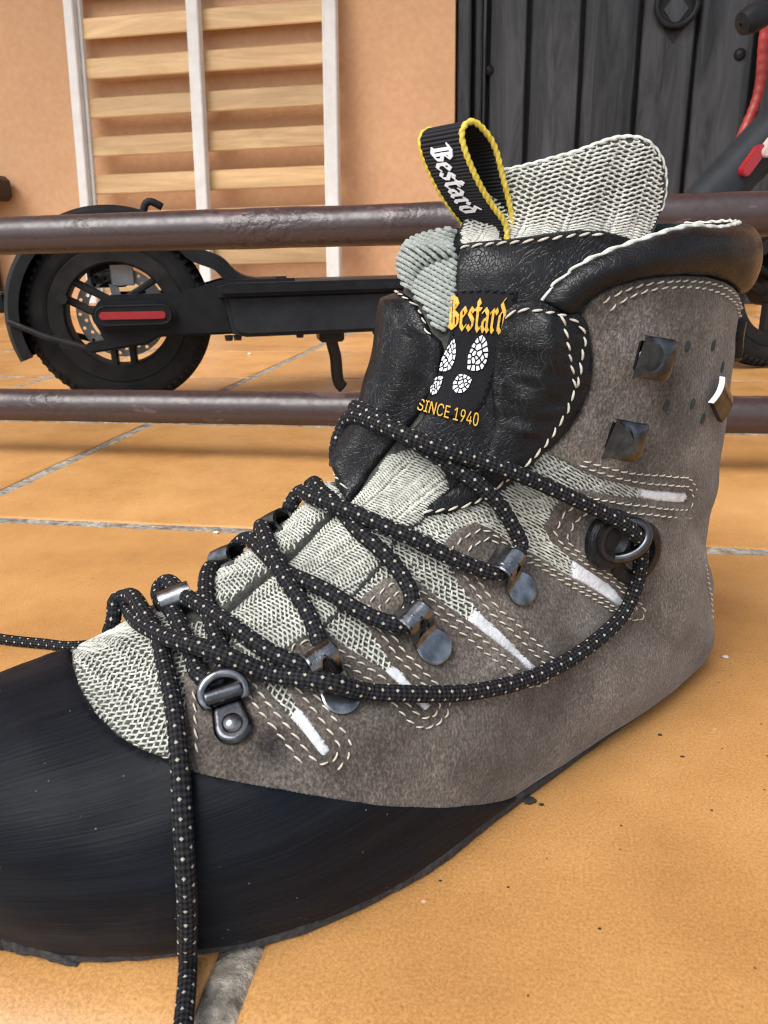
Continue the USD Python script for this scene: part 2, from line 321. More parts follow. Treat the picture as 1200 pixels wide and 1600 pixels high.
part(door, 'diamond_boss', plate, M['door_wood'], smooth=False)
th = np.linspace(0, 2 * np.pi, 41)
part(door, 'ring_handle', tube(rc + [0, -0.014, 0.0] + np.c_[0.052 * np.cos(th), 0 * th, 0.052 * np.sin(th)], 0.0085, 10, cap=False), M['iron'], smooth=True)
part(door, 'ring_staple', tube(rc + np.array([[0, 0.01, .055], [0, -0.02, .062], [0, -0.022, .048], [0, 0.01, .04]]), 0.007, 8), M['iron'], smooth=True)

single('porch_roof', bx(0, 1.85, 2.75, 9.0, 1.9, 0.16), M['stucco'], None, None, smooth=False, kind='structure')

# ------------------------------------------------------------------ slatted bed base leaning on the wall
bed = thing('slatted_bed_base', 'white framed slatted bed base with pale wooden slats leaning on orange wall', 'bed base', (-0.97, 2.32, 0))
def lean(z): return 2.325 + 0.095 * z / 0.9
LA = math.atan2(0.095, 0.9)
def leaning(m):
    m.apply_transform(trimesh.transformations.rotation_matrix(-LA, (1, 0, 0), (0, 2.325, 0))); return m
BX = (-1.352, -0.968, -0.566)
for k_, (x, w) in enumerate(zip(BX, (0.030, 0.036, 0.034))):
    part(bed, 'rail' if k_ != 1 else 'centre_rail', leaning(bx(x, 2.325 - (0.006 if k_ != 1 else 0.010), 1.03, w, 0.034, 2.0, 0.003)), M['white_paint'], smooth=False)
for x in (BX[0] + 0.021, BX[2] - 0.0235):
    part(bed, 'slat_holder_strip', leaning(bx(x, 2.334, 1.03, 0.010, 0.020, 1.98, 0.002)), M['scooter_grey'] if False else M['white_paint'], smooth=False)
zs = [onY(118, y, 2.37)[2] for y in (33, 98, 163, 225, 287)]
pitch = (zs[0] - zs[-1]) / 4
for i in range(-3, 9):
    z = zs[-1] - pitch * 1.02 + pitch * i
    if z < 0.06: continue
    w = BX[2] - BX[0] - 0.036
    m = bx(0, 0, 0, w, 0.009, 0.056, 0.003)
    part(bed, 'slat', leaning(m.apply_translation(((BX[0] + BX[2]) / 2, 2.337, z)) or m), M['slat_wood'], smooth=False)

# ------------------------------------------------------------------ dark wooden furniture at the left edge
cab = thing('wooden_bench', 'dark brown wooden bench end against the wall at far left', 'bench', (-1.9, 2.39, 0))
c1, c2 = onY(18, 292, 2.44), onY(8, 480, 2.44)
part(cab, 'seat_top', bx(c1[0] - 0.35, 2.39, c1[2] - 0.006, 0.70, 0.12, 0.075, 0.014), M['dark_wood'], smooth=False)
part(cab, 'side_panel', bx(c2[0] - 0.045, 2.40, (c1[2] - 0.04) / 2, 0.09, 0.10, c1[2] - 0.04, 0.006), M['dark_wood'], smooth=False)
part(cab, 'side_panel', bx(c2[0] - 0.60, 2.40, (c1[2] - 0.04) / 2, 0.09, 0.10, c1[2] - 0.04, 0.006), M['dark_wood'], smooth=False)
part(cab, 'stretcher', bx(c2[0] - 0.32, 2.40, 0.09, 0.46, 0.03, 0.06, 0.004), M['dark_wood'], smooth=False)

# ------------------------------------------------------------------ railing
RYB = 0.60
rl = thing('metal_railing', 'two brown painted steel pipes of a low railing behind the boot', 'railing', (0, RYB, 0))
for (p0, p1, r) in (((0, 369), (1180, 334), 0.0147), ((0, 634.5), (1180, 645), 0.0138)):
    z = (onY(*p0, RYB)[2] + onY(*p1, RYB)[2]) / 2
    xs = np.linspace(-1.25, 1.05, 300); P = np.c_[xs, np.full(300, RYB), np.full(300, z)]
    th = np.arange(36) / 36 * 2 * np.pi
    V = np.stack([np.repeat(xs[:, None], 36, 1), RYB + r * np.cos(th)[None] * np.ones((300, 1)), z + r * np.sin(th)[None] * np.ones((300, 1))], -1)
    d = (meshkit.fbm(V * 45, 3, 5) - 0.5) * 0.0009; c = np.array([0, RYB, z])
    dirn = V - c; dirn[..., 0] = 0; V = V + dirn / r * d[..., None]
    part(rl, 'pipe', trimesh.Trimesh(V.reshape(-1, 3), grid_faces(300, 36, True), process=False), M['rail'], smooth=True)
for x in (-1.25, 1.05):
    part(rl, 'post', tube(np.array([[x, RYB, 0.0], [x, RYB, 0.1], [x, RYB, 0.215]]), 0.019, 24), M['rail'], smooth=40)
# ------------------------------------------------------------------ electric scooter behind the railing
SA, SPH = np.array([-0.465, 0.85, 0.0]), math.radians(23.0)
SX = np.array([math.cos(SPH), math.sin(SPH), 0]); SY = np.array([-math.sin(SPH), math.cos(SPH), 0]); SZ = np.array([0, 0, 1.0])
def sc(p):
    p = np.atleast_2d(np.asarray(p, float)); return SA + p[:, :1] * SX + p[:, 1:2] * SY + p[:, 2:] * SZ
def scm(m):
    return trimesh.Trimesh(sc(m.vertices), m.faces, process=False)
def sloc(px, py, yo):
    P = on_plane(px, py, SY, (SA + SY * yo) @ SY) - SA; return np.array([P @ SX, yo, P[2]])
def slab(poly, y0, y1, r=0.003):
    """polygon in the scooter's side view (x, z) given thickness from y0 to y1, edges chamfered"""
    a = extrude(poly.buffer(-r * 0.9).buffer(0), abs(y1 - y0)); b = extrude(poly, abs(y1 - y0) - 2 * r)
    b.apply_translation((0, 0, r)); ms = []
    for m in (a, b):
        v = m.vertices.copy(); m = trimesh.Trimesh(np.c_[v[:, 0], min(y0, y1) + v[:, 2], v[:, 1]], m.faces[:, ::-1], process=False); ms.append(scm(m))
    return cat(ms)
scoot = thing('electric_scooter', 'black electric kick scooter parked behind the railing with red reflector', 'scooter', SA)
WR, WB = 0.104, 0.868
def wheel(parent, cx, name_extra=''):
    o = sc((cx, 0, WR))[0]
    ty = [(WR - 0.020 + 0.0205 * math.cos(a), 0.0245 * math.sin(a)) for a in np.linspace(-2.4, 2.4, 22)]
    ty = [(max(r, 0.066), h) for r, h in ty]
    t = part(parent, 'tyre', lathe(ty, o, SY, 96), M['tyre'], smooth=50)
    kn = []
    for i in range(64):                                # tread blocks on both shoulders
        for s in (-1, 1):
            a = 2 * np.pi * (i + 0.25 * s) / 64
            b = bx(0, 0, 0, 0.0042, 0.0095, 0.0062, 0.0006); b.apply_transform(trimesh.transformations.rotation_matrix(-s * 0.75, (1, 0, 0)))
            b.apply_translation((0, s * 0.0178, WR - 0.0068)); b.apply_transform(trimesh.transformations.rotation_matrix(a, (0, 1, 0)))
            b.apply_translation((cx, 0, WR)); kn.append(scm(b))
    part(t, 'tread_block', cat(kn), M['tyre'], smooth=False, kind='stuff')
    rp = [(0.0565, -0.016), (0.0585, -0.021), (0.074, -0.023), (0.078, -0.019), (0.078, 0.019), (0.074, 0.023), (0.0585, 0.021), (0.0565, 0.016)]
    rm = part(parent, 'rim', lathe(rp, o, SY, 96), M['rim'], smooth=35)
    for a0 in (270, 150, 30):
        for da in (-9.5, 9.5):
            a = math.radians(a0); off = 0.0105 * (1 if da > 0 else -1)
            b = bx(0.038, 0, 0, 0.046, 0.016, 0.0078, 0.002); b.apply_translation((0, -0.008, off)); b.apply_transform(trimesh.transformations.rotation_matrix(-a, (0, 1, 0)))
            b.apply_translation((cx, 0, WR)); part(rm, 'spoke', scm(b), M['rim'], smooth=False)
    part(rm, 'hub', lathe([(0.001, -0.024), (0.016, -0.024), (0.021, -0.019), (0.021, 0.024), (0.001, 0.024)], o, SY, 32), M['rim'], smooth=35)
    part(parent, 'axle', lathe([(0.0008, -0.046), (0.007, -0.046), (0.007, 0.046), (0.0008, 0.046)], o, SY, 16), M['iron'], smooth=35)
    return o, rm
o, rm = wheel(scoot, 0.0)
vh = sloc(97, 467, -0.022); part(rm, 'valve_hole', lathe([(0.0003, -0.001), (0.0058, -0.001), (0.0058, 0.0006), (0.0003, 0.0006)], sc((vh[0], -0.0232, vh[2]))[0], SY, 16), M['iron'], smooth=False)
# brake disc: a ring with holes on three arms
ring = Point(0, 0).buffer(0.0515, 32).difference(Point(0, 0).buffer(0.038, 32))
for i in range(36):
    a = 2 * np.pi * i / 36; rr = 0.042 if i % 2 else 0.0475
    ring = ring.difference(Point(rr * math.cos(a), rr * math.sin(a)).buffer(0.0020, 6))
arms = [LineString([(0, 0), (0.045 * math.cos(a), 0.045 * math.sin(a))]).buffer(0.005) for a in np.arange(5) * 2 * np.pi / 5 + 0.5]
disc = shapely.union_all([ring] + [a.difference(Point(0, 0).buffer(0.012)) for a in arms] + [Point(0, 0).buffer(0.02).difference(Point(0, 0).buffer(0.012))])
disc = affinity.translate(disc, 0, WR)
part(scoot, 'brake_disc', slab(disc, 0.026, 0.0285, 0.0003), M['steel'], smooth=False)
part(scoot, 'brake_caliper', scm(bx(-0.012, 0.040, WR + 0.046, 0.045, 0.028, 0.034, 0.004)), M['scooter_black'], smooth=False)
part(scoot, 'caliper_plate', scm(bx(0.006, 0.020, WR + 0.043, 0.026, 0.003, 0.024, 0.001)), M['steel'], smooth=False)
# swing arm plates and reflector pod
pl = LineString([(0.0, WR), (0.16, WR)]).buffer(0.0235).union(Polygon([(0.07, WR - 0.0235), (0.07, WR + 0.0235), (0.118, WR + 0.036), (0.20, WR + 0.036), (0.20, WR - 0.0235)]))
pl = pl.union(Polygon([(-0.022, WR - 0.005), (-0.012, WR - 0.036), (0.03, WR - 0.031), (0.05, WR - 0.02), (0.0, WR)])).buffer(0.004).buffer(-0.004)
pl = pl.union(LineString([(-0.012, WR - 0.030), (-0.030, WR - 0.032)]).buffer(0.006))
part(scoot, 'fork_plate', slab(pl, -0.050, -0.036), M['scooter_black'], smooth=False)
part(scoot, 'fork_plate', slab(pl, 0.040, 0.054), M['scooter_black'], smooth=False)
p0, p1 = sloc(143, 493, -0.058), sloc(274, 492, -0.058)
cz = (p0[2] + p1[2]) / 2; hh = 0.0145
pod = part(scoot, 'reflector_pod', slab(LineString([(p0[0] + hh, cz), (p1[0] - hh, cz)]).buffer(hh), -0.0605, -0.049, 0.004), M['scooter_black'], smooth=False)
q0, q1 = sloc(156, 494, -0.061), sloc(258, 492, -0.061)
part(pod, 'red_reflector', slab(LineString([(q0[0] + 0.0035, q0[2]), (q1[0] - 0.0035, q1[2])]).buffer(0.0042), -0.0622, -0.058, 0.0008), M['red_lens'], smooth=False)
part(pod, 'pod_rim', tube(sc([(x, -0.0600, z) for x, z in LineString([(p0[0] + hh, cz), (p1[0] - hh, cz)]).buffer(hh - 0.0045, 12).exterior.coords]), 0.0012, 6, cap=False), M['scooter_black'], smooth=True)
# deck
dt, db = sloc(420, 441, -0.07)[2], sloc(430, 526, -0.07)[2]
D1 = 0.665
part(scoot, 'deck_body', slab(Polygon([(0.125, db + 0.004), (0.14, db), (D1 - 0.03, db), (D1, db + 0.02), (D1, dt - 0.012), (0.118, dt - 0.012)]), -0.066, 0.066, 0.005), M['scooter_grey'], smooth=False)
part(scoot, 'deck_mat', slab(Polygon([(0.112, dt - 0.014), (0.112, dt - 0.004), (0.125, dt), (D1 + 0.02, dt), (D1 + 0.02, dt - 0.014)]), -0.0755, 0.0755, 0.004), M['scooter_black'], smooth=False)
for px in (358, 372, 470, 590):
    c = sloc(px, 528, -0.06); part(scoot, 'deck_screw', lathe([(0.0004, -0.003), (0.004, -0.003), (0.005, 0.003), (0.0004, 0.003)], sc((c[0], -0.052, db - 0.001))[0], SZ, 10), M['iron'], smooth=False)
s0, s1 = sloc(596, 472, -0.068), sloc(640, 516, -0.068)
part(scoot, 'sticker', slab(shapely.box(s0[0], s1[2], s0[0] + 0.03, s0[2]), -0.0668, -0.0655, 0.0002), M['sticker'], smooth=False)
# mudguard: arched strip over the rear wheel that runs down into the deck
cl = sc
prof = []
for a in np.linspace(math.radians(202), math.radians(38), 26): prof.append((0.119 * math.cos(a), WR + 0.119 * math.sin(a) - 0.002))
for px, py in ((345, 402), (365, 421), (392, 434)): q = sloc(px, py, -0.02); prof.append((q[0], q[2]))
prof.append((prof[-1][0] + 0.03, prof[-1][1] - 0.002)); prof = np.array(prof)
pr3, _ = spline(np.c_[prof[:, 0], 0 * prof[:, 0], prof[:, 1]], 0.006)
Tn = np.gradient(pr3, axis=0); Tn /= np.linalg.norm(Tn, axis=1, keepdims=True); nn = np.c_[-Tn[:, 2], 0 * Tn[:, 0], Tn[:, 0]]
sec = [(-0.031, -0.016), (-0.030, -0.005), (-0.024, 0.0), (0, 0.0015), (0.024, 0.0), (0.030, -0.005), (0.031, -0.016), (0.029, -0.016), (0.028, -0.006), (0.022, -0.002), (0, -0.0005), (-0.022, -0.002), (-0.028, -0.006), (-0.029, -0.016)]
sgn = np.where((nn * np.array([1, 0, 1]) * (pr3 - [0, 0, WR])).sum(1)[:, None] < 0, -1.0, 1.0); nn = nn * sgn[:1]
V = np.array([[p + np.array([0, y, 0]) + n * h for y, h in sec] for p, n in zip(pr3, nn)]).reshape(-1, 3)
part(scoot, 'mudguard', trimesh.Trimesh(sc(V), grid_faces(len(pr3), len(sec), True), process=False), M['scooter_black'], smooth=40)
h0 = sloc(228, 330, 0); hk = np.array([(h0[0] - 0.004, 0, h0[2] - 0.012), (h0[0] - 0.002, 0, h0[2] + 0.002), (h0[0] + 0.004, 0, h0[2] + 0.010), (h0[0] + 0.018, 0, h0[2] + 0.004)])
part(scoot, 'mudguard_hook', tube(sc(spline(hk, 0.003)[0]), 0.0042, 8), M['scooter_black'], smooth=True)
for s in (-1, 1):
    e0, e1 = sloc(36, 455, -0.035), sloc(92, 546, -0.035)
    part(scoot, 'mudguard_stay', tube(sc([(-0.114, 0.031 * s, WR - 0.002), (-0.08, 0.037 * s, WR - 0.018), (-0.03, 0.043 * s, WR - 0.034)]), 0.0036, 8), M['iron'], smooth=True)
part(scoot, 'tail_light', scm(bx(-0.1235, 0, WR + 0.018, 0.012, 0.03, 0.022, 0.003)), M['scooter_black'], smooth=False)
# kickstand
k0 = sloc(516, 524, -0.03); foot = ground(533, 606, 0.006) - SA; foot = (foot @ SX, foot @ SY, 0.006)
part(scoot, 'kickstand', tube(sc(spline(np.array([(k0[0], -0.03, k0[2] + 0.01), (k0[0] + 0.003, -0.025, k0[2] - 0.012), ((k0[0] + foot[0]) / 2, (foot[1] - 0.03) / 2, 0.045), (foot[0] - 0.003, foot[1], 0.014), (foot[0] + 0.003, foot[1], 0.006)]), 0.004)[0]), np.r_[0.0075, 0.0075][0], 10), M['iron'], smooth=True)
part(scoot, 'stand_mount', scm(bx(k0[0], -0.03, db - 0.004, 0.03, 0.03, 0.016, 0.003)), M['iron'], smooth=False)
# front wheel, fork, neck, steering column
wheel(scoot, WB)
for s in (-1, 1):
    part(scoot, 'front_fork', slab(LineString([(WB, WR), (WB + 0.012, WR + 0.07), (WB + 0.03, WR + 0.13)]).buffer(0.013), 0.036 * s - 0.006, 0.036 * s + 0.006), M['scooter_grey'], smooth=False)
part(scoot, 'fork_crown', scm(bx(WB + 0.033, 0, WR + 0.142, 0.06, 0.085, 0.03, 0.006)), M['scooter_grey'], smooth=False)
na, nb = sloc(1092, 330, 0), sloc(1225, 190, 0)
nd = (nb - na) / np.linalg.norm(nb - na)
part(scoot, 'neck_tube', tube(sc(np.array([na - nd * 0.13, na - nd * 0.05, na, nb, nb + nd * 0.03])), 0.031, 28), M['scooter_grey'], smooth=40)
top_ = nb + nd * 0.16
part(scoot, 'neck_joint', tube(sc(np.array([nb, nb + nd * 0.05, top_])), 0.031, 28), M['scooter_grey'], smooth=40)
part(scoot, 'steering_column', tube(sc(np.array([[WB + 0.03, 0, WR + 0.14], [top_[0] + 0.015, 0, top_[2]], [top_[0] - 0.03, 0, 1.0]])), 0.022, 24), M['scooter_grey'], smooth=40)
r0, r1 = sloc(1164, 266, -0.034), sloc(1186, 236, -0.034)
part(scoot, 'side_reflector', slab(LineString([(r0[0], r0[2]), (r1[0], r1[2])]).buffer(0.0075), -0.0395, -0.029, 0.0015), M['red_lens'], smooth=False)
r0, r1 = sloc(1194, 238, -0.036), sloc(1206, 222, -0.036)
part(scoot, 'cable_clip', slab(LineString([(r0[0], r0[2]), (r1[0], r1[2])]).buffer(0.0065), -0.043, -0.03, 0.0015), M['pale_plastic'], smooth=False)
cab = [(1196, 40), (1192, 75), (1190, 110), (1185, 145), (1175, 175), (1163, 203), (1155, 222)]
pts = np.array([sloc(px, py, 0.03) for px, py in cab]); P, s = spline(pts, 0.0016)
part(scoot, 'brake_cable', tube(sc(P), 0.0064 + 0.0003 * np.sin(s / 0.012 * 2 * np.pi), 12), M['red_cable'], smooth=True)
c = sloc(1190, 22, -0.01)
part(scoot, 'folding_lever', lathe([(0.002, -0.03), (0.013, -0.028), (0.016, -0.018), (0.016, 0.0), (0.011, 0.006), (0.011, 0.03), (0.002, 0.032)], sc(c)[0], SX * 0.9 + SZ * 0.4, 24), M['scooter_black'], smooth=40)
# ------------------------------------------------------------------ hiking boot: one smooth body surface, everything else is laid on it
_a = math.radians(222); BU = np.array([math.cos(_a), math.sin(_a), 0]); BN = np.array([-BU[1], BU[0], 0]); BS0, BNC = -0.2961, -0.196
# rungs from the throat/ridge (F) to the sole edge/heel back (B): s, z of both ends, ridge offset, half widths, their share at B, bulge place, roundness
RUNGS = np.array([
[0.3185,0.022,0.3185,0.004,-0.02,0.002,0.002,0.001,0.001,0.6,2.,2.5],
[0.3165,0.04,0.315,0.003,-0.02,0.018,0.015,0.013,0.012,0.6,2.2,2.5],
[0.3097,0.0439,0.306,0.003,-0.019,0.032,0.0189,0.027,0.02,0.6,2.3,2.5],
[0.2935,0.0519,0.29,0.003,-0.017,0.049,0.0277,0.043,0.027,0.6,2.3,2.5],
[0.2701,0.0573,0.265,0.003,-0.014,0.06,0.0324,0.055,0.033,0.62,2.2,2.5],
[0.2474,0.0656,0.236,0.003,-0.01,0.066,0.0375,0.062,0.037,0.64,2.1,2.5],
[0.2276,0.0724,0.203,0.003,-0.006,0.062,0.0376,0.059,0.037,0.64,2.,2.5],
[0.2115,0.0806,0.165,0.003,-0.003,0.054,0.0364,0.049,0.035,0.62,2.,2.5],
[0.2002,0.0895,0.12,0.003,-0.001,0.0488,0.034,0.039,0.033,0.58,2.,2.4],
[0.19,0.0991,0.075,0.003,0.,0.0443,0.0301,0.03,0.03,0.55,2.,2.3],
[0.1833,0.1087,0.045,0.003,0.,0.0406,0.0289,0.0215,0.024,0.52,2.,2.2],
[0.1753,0.1197,0.031,0.005,0.,0.0411,0.0284,0.012,0.012,0.5,2.,2.1],
[0.1715,0.131,0.025,0.024,0.,0.041,0.0304,0.,0.,0.5,2.,2.],
[0.1677,0.1412,0.036,0.05,0.,0.042,0.0324,0.,0.,0.5,2.,2.],
[0.1652,0.15,0.037,0.08,0.,0.044,0.0345,0.,0.,0.5,2.,2.],
[0.1627,0.1565,0.037,0.105,0.,0.045,0.0375,0.,0.,0.5,2.,2.],
[0.1599,0.1617,0.0395,0.135,0.,0.046,0.0386,0.,0.,0.5,2.,2.],
[0.1572,0.1659,0.04,0.158,0.,0.046,0.0396,0.,0.,0.5,2.,2.],
[0.156,0.1705,0.046,0.174,0.,0.046,0.043,0.,0.,0.5,2.,2.],
[0.155,0.184,0.048,0.188,0.,0.046,0.0435,0.,0.,0.5,2.,2.],
[0.15,0.198,0.051,0.203,0.,0.045,0.0435,0.,0.,0.5,2.,2.],
[0.145,0.214,0.052,0.219,0.,0.044,0.044,0.,0.,0.5,2.,2.]])
_sp = [PchipInterpolator(np.arange(len(RUNGS)), RUNGS[:, k]) for k in range(12)]
MV, MQ = 0.022, 0.14                                    # metres per unit of v and q in the unrolled pattern
def W3(s, m, z):
    return (s[..., None] + BS0) * BU + (m[..., None] + BNC) * BN + z[..., None] * np.array([0, 0, 1.0])
def surf(v, q):
    v, q = np.broadcast_arrays(np.asarray(v, float), np.asarray(q, float)); v = np.clip(v, 0, 21); q = np.clip(q, -1, 1)
    R = [s(v) for s in _sp]; t = (1 - np.cos(np.pi * np.abs(q))) / 2
    tm, e0, e1 = R[9], R[10], R[11]; a, b = np.clip(1 - t / tm, 0, 1), np.clip((t - tm) / (1 - tm), 0, 1)
    def pr(W, wB): return np.where(t < tm, W * np.maximum(1 - a ** e0, 0) ** (1 / e0), wB + (W - wB) * np.maximum(1 - b ** e1, 0) ** (1 / e1))
    m = np.where(q >= 0, pr(R[5], R[7]), -pr(R[6], R[8]))
    return W3(R[0] + (R[2] - R[0]) * t, R[4] + m, R[1] + (R[3] - R[1]) * t)
def centre(v):
    R = [s(np.clip(v, 0, 21)) for s in _sp]; return W3((R[0] + R[2]) / 2, R[4], (R[1] + R[3]) / 2)
def normal(v, q, e=0.012):
    v, q = np.asarray(v, float), np.asarray(q, float)
    dq = surf(v, q + e * 1.0) - surf(v, q - e); dv = surf(np.minimum(v + e * 8, 21), q) - surf(np.maximum(v - e * 8, 0), q)
    # near the back seam the clipped difference is one-sided; that is fine
    n = np.cross(dv, dq); L = np.linalg.norm(n, axis=-1, keepdims=True)
    n = n / np.maximum(L, 1e-12); out = surf(v, q) - centre(v)
    return n * np.where((n * out).sum(-1, keepdims=True) < 0, -1, 1)
def lumps(P):                                           # slight unevenness of a worn boot, the same for every layer
    return (meshkit.fbm(P * 38 + 11, 3, 4) - 0.5) * 0.0032 + (meshkit.noise(P * 110 + 5, 9) - 0.5) * 0.0006
def at(vq, h=0.0):
    vq = np.atleast_2d(vq); P = surf(vq[:, 0], vq[:, 1]); return P + normal(vq[:, 0], vq[:, 1]) * (np.broadcast_to(h, (len(vq),)) + lumps(P))[:, None]

_gv, _gq = np.linspace(0, 21, 316), np.linspace(-1, 1, 261)
_GV, _GQ = np.meshgrid(_gv, _gq, indexing='ij'); _GVQ = np.c_[_GV.ravel(), _GQ.ravel()]
_body = trimesh.Trimesh(at(_GVQ), grid_faces(316, 261), process=False)
_c = (np.asarray(_body.vertices) - CAM) @ ROT; _vis = (normal(_GVQ[:, 0], _GVQ[:, 1]) * (CAM - np.asarray(_body.vertices))).sum(1) > 0
_SEEN = _GVQ[_vis]; _SEENPX = np.c_[600 + FPX * _c[:, 0] / _c[:, 2], 800 + FPX * _c[:, 1] / _c[:, 2]][_vis]
def hits(px):
    px = np.atleast_2d(np.asarray(px, float)); D = np.c_[px - [600, 800], np.full(len(px), FPX)] @ ROT.T; D /= np.linalg.norm(D, axis=1, keepdims=True)
    loc, ir, it = _body.ray.intersects_location(np.broadcast_to(CAM, D.shape), D, multiple_hits=False)
    out = np.full((len(px), 2), np.nan)
    if len(ir):
        tri = _body.triangles[it]; b = trimesh.triangles.points_to_barycentric(tri, loc); out[ir] = (b[:, :, None] * _GVQ[_body.faces[it]]).sum(1)
    for i in np.where(np.isnan(out[:, 0]))[0]:           # just off the outline: the nearest point of the outline
        out[i] = _SEEN[np.argmin(((_SEENPX - px[i]) ** 2).sum(1))]
    return out
def VQ(pts):
    """pattern coordinates of photo pixels (x, y); ('v', v, q) gives them outright; ('d', x, y, dv, dq) steps from a pixel"""
    px = [(p[1], p[2]) if p[0] == 'd' else ((0, 0) if p[0] == 'v' else p) for p in pts]
    H = hits(px); out = []
    for p, h in zip(pts, H):
        if p[0] == 'v': out.append((p[1], p[2]))
        elif np.isnan(h[0]): continue
        elif p[0] == 'd': out.append((h[0] + p[3], h[1] + p[4]))
        else: out.append(tuple(h))
    return np.array(out)
def dens(P, step, closed=True):
    P = np.asarray(P, float); Q = np.vstack([P, P[:1]]) if closed else P; out = []
    for a, b in zip(Q[:-1], Q[1:]):
        n = max(1, int(np.linalg.norm(b - a) / step)); out.append(a + (b - a) * (np.arange(n) / n)[:, None])
    if not closed: out.append(Q[-1:])
    return np.vstack(out)
def smooth_px(pts, closed=False):
    return pts
def PM(pts):
    """polygon on the unrolled pattern (metres) from a list of points"""
    return Polygon(VQ(pts) * [MV, MQ]).buffer(0)
def rounded(P, r): return P.buffer(-r).buffer(2 * r).buffer(-r)
def mirror(P): return affinity.scale(P, 1, -1, origin=(0, 0))

def pattern_mesh(P, prof, step=0.0022, rings=(0.00006, 0.0003, 0.0008), disp=None):
    """cut piece P (pattern polygon) laid on the boot; prof(distance to the cut edge) = height over the body"""
    parts_ = [g for g in getattr(P, 'geoms', [P]) if g.area > 2e-7]; VV, FF, n0 = [], [], 0
    for g in parts_:
        b = g.boundary; free = []
        for ln in getattr(b, 'geoms', [b]):
            c = dens(np.array(ln.coords)[:-1], 0.0008); free.append(c)
        bd = np.vstack(free); pts = [bd]
        for r in rings:
            o = g.buffer(-r)
            for oo in getattr(o, 'geoms', [o]):
                if oo.is_empty: continue
                for ln in [oo.exterior, *oo.interiors]: pts.append(dens(np.array(ln.coords)[:-1], 0.0009 + r * 0.3))
        x0, y0, x1, y1 = g.bounds; X, Y = np.meshgrid(np.arange(x0, x1, step), np.arange(y0, y1, step * 0.9), indexing='ij'); X = X + (np.arange(X.shape[1]) % 2) * step / 2
        inn = g.buffer(-(rings[-1] + step * 0.35))
        if not inn.is_empty:
            k = shapely.contains_xy(inn, X.ravel(), Y.ravel()); pts.append(np.c_[X.ravel()[k], Y.ravel()[k]])
        A = np.vstack(pts); A = A[np.unique(np.round(A, 7), axis=0, return_index=True)[1]]
        t = Delaunay(A).simplices; c = A[t].mean(1); t = t[shapely.contains_xy(g.buffer(1e-6), c[:, 0], c[:, 1])]
        ar = np.abs(np.cross(A[t[:, 1]] - A[t[:, 0]], A[t[:, 2]] - A[t[:, 0]])); t = t[ar > 1e-11]
        edge = b if isinstance(b, LineString) else b
        # the sole edge, the back seam and the toe end are not cut edges
        segs = []
        for ln in getattr(b, 'geoms', [b]):
            c = np.array(ln.coords); mid = (c[:-1] + c[1:]) / 2; ok = (np.abs(mid[:, 1]) < MQ * 0.995) & (mid[:, 0] > MV * 0.02)
            segs += [LineString([p, q]) for p, q, o in zip(c[:-1], c[1:], ok) if o]
        d = shapely.distance(MultiLineString(segs), shapely.points(A)) if segs else np.full(len(A), 1.0)
        VV.append((A, d)); FF.append(t + n0); n0 += len(A)
    A = np.vstack([a for a, _ in VV]); d = np.concatenate([x for _, x in VV]); F = np.vstack(FF)
    vq = A / [MV, MQ]; h = prof(d)
    if disp is not None: h = h + disp(vq, d)
    P3 = at(vq, h)
    # outward winding
    fn = np.cross(P3[F[:, 1]] - P3[F[:, 0]], P3[F[:, 2]] - P3[F[:, 0]]); nn = normal(vq[F[:, 0], 0], vq[F[:, 0], 1]); flip = (fn * nn).sum(1) < 0
    F[flip] = F[flip][:, ::-1]
    return trimesh.Trimesh(P3, F, process=False), A
def sheet_prof(h0, r=0.0008, low=-0.0004):
    return lambda d: low + (h0 - low) * np.sqrt(np.clip(1 - (1 - np.clip(d / r, 0, 1)) ** 2, 0, 1))
def puff_prof(h0, r, e=0.0008, h1=0.001):
    return lambda d: sheet_prof(h1, e)(d) + (h0 - h1) * np.sqrt(np.clip(1 - (1 - np.clip(d / r, 0, 1)) ** 2, 0, 1))
def lay(parent, name, P, prof, mat, **k):
    lab, kind = k.pop('label', None), k.pop('kind', None); m, A = pattern_mesh(P, prof, **k)
    return part(parent, name, m, mat, smooth=True, uv=A, label=lab, kind=kind)

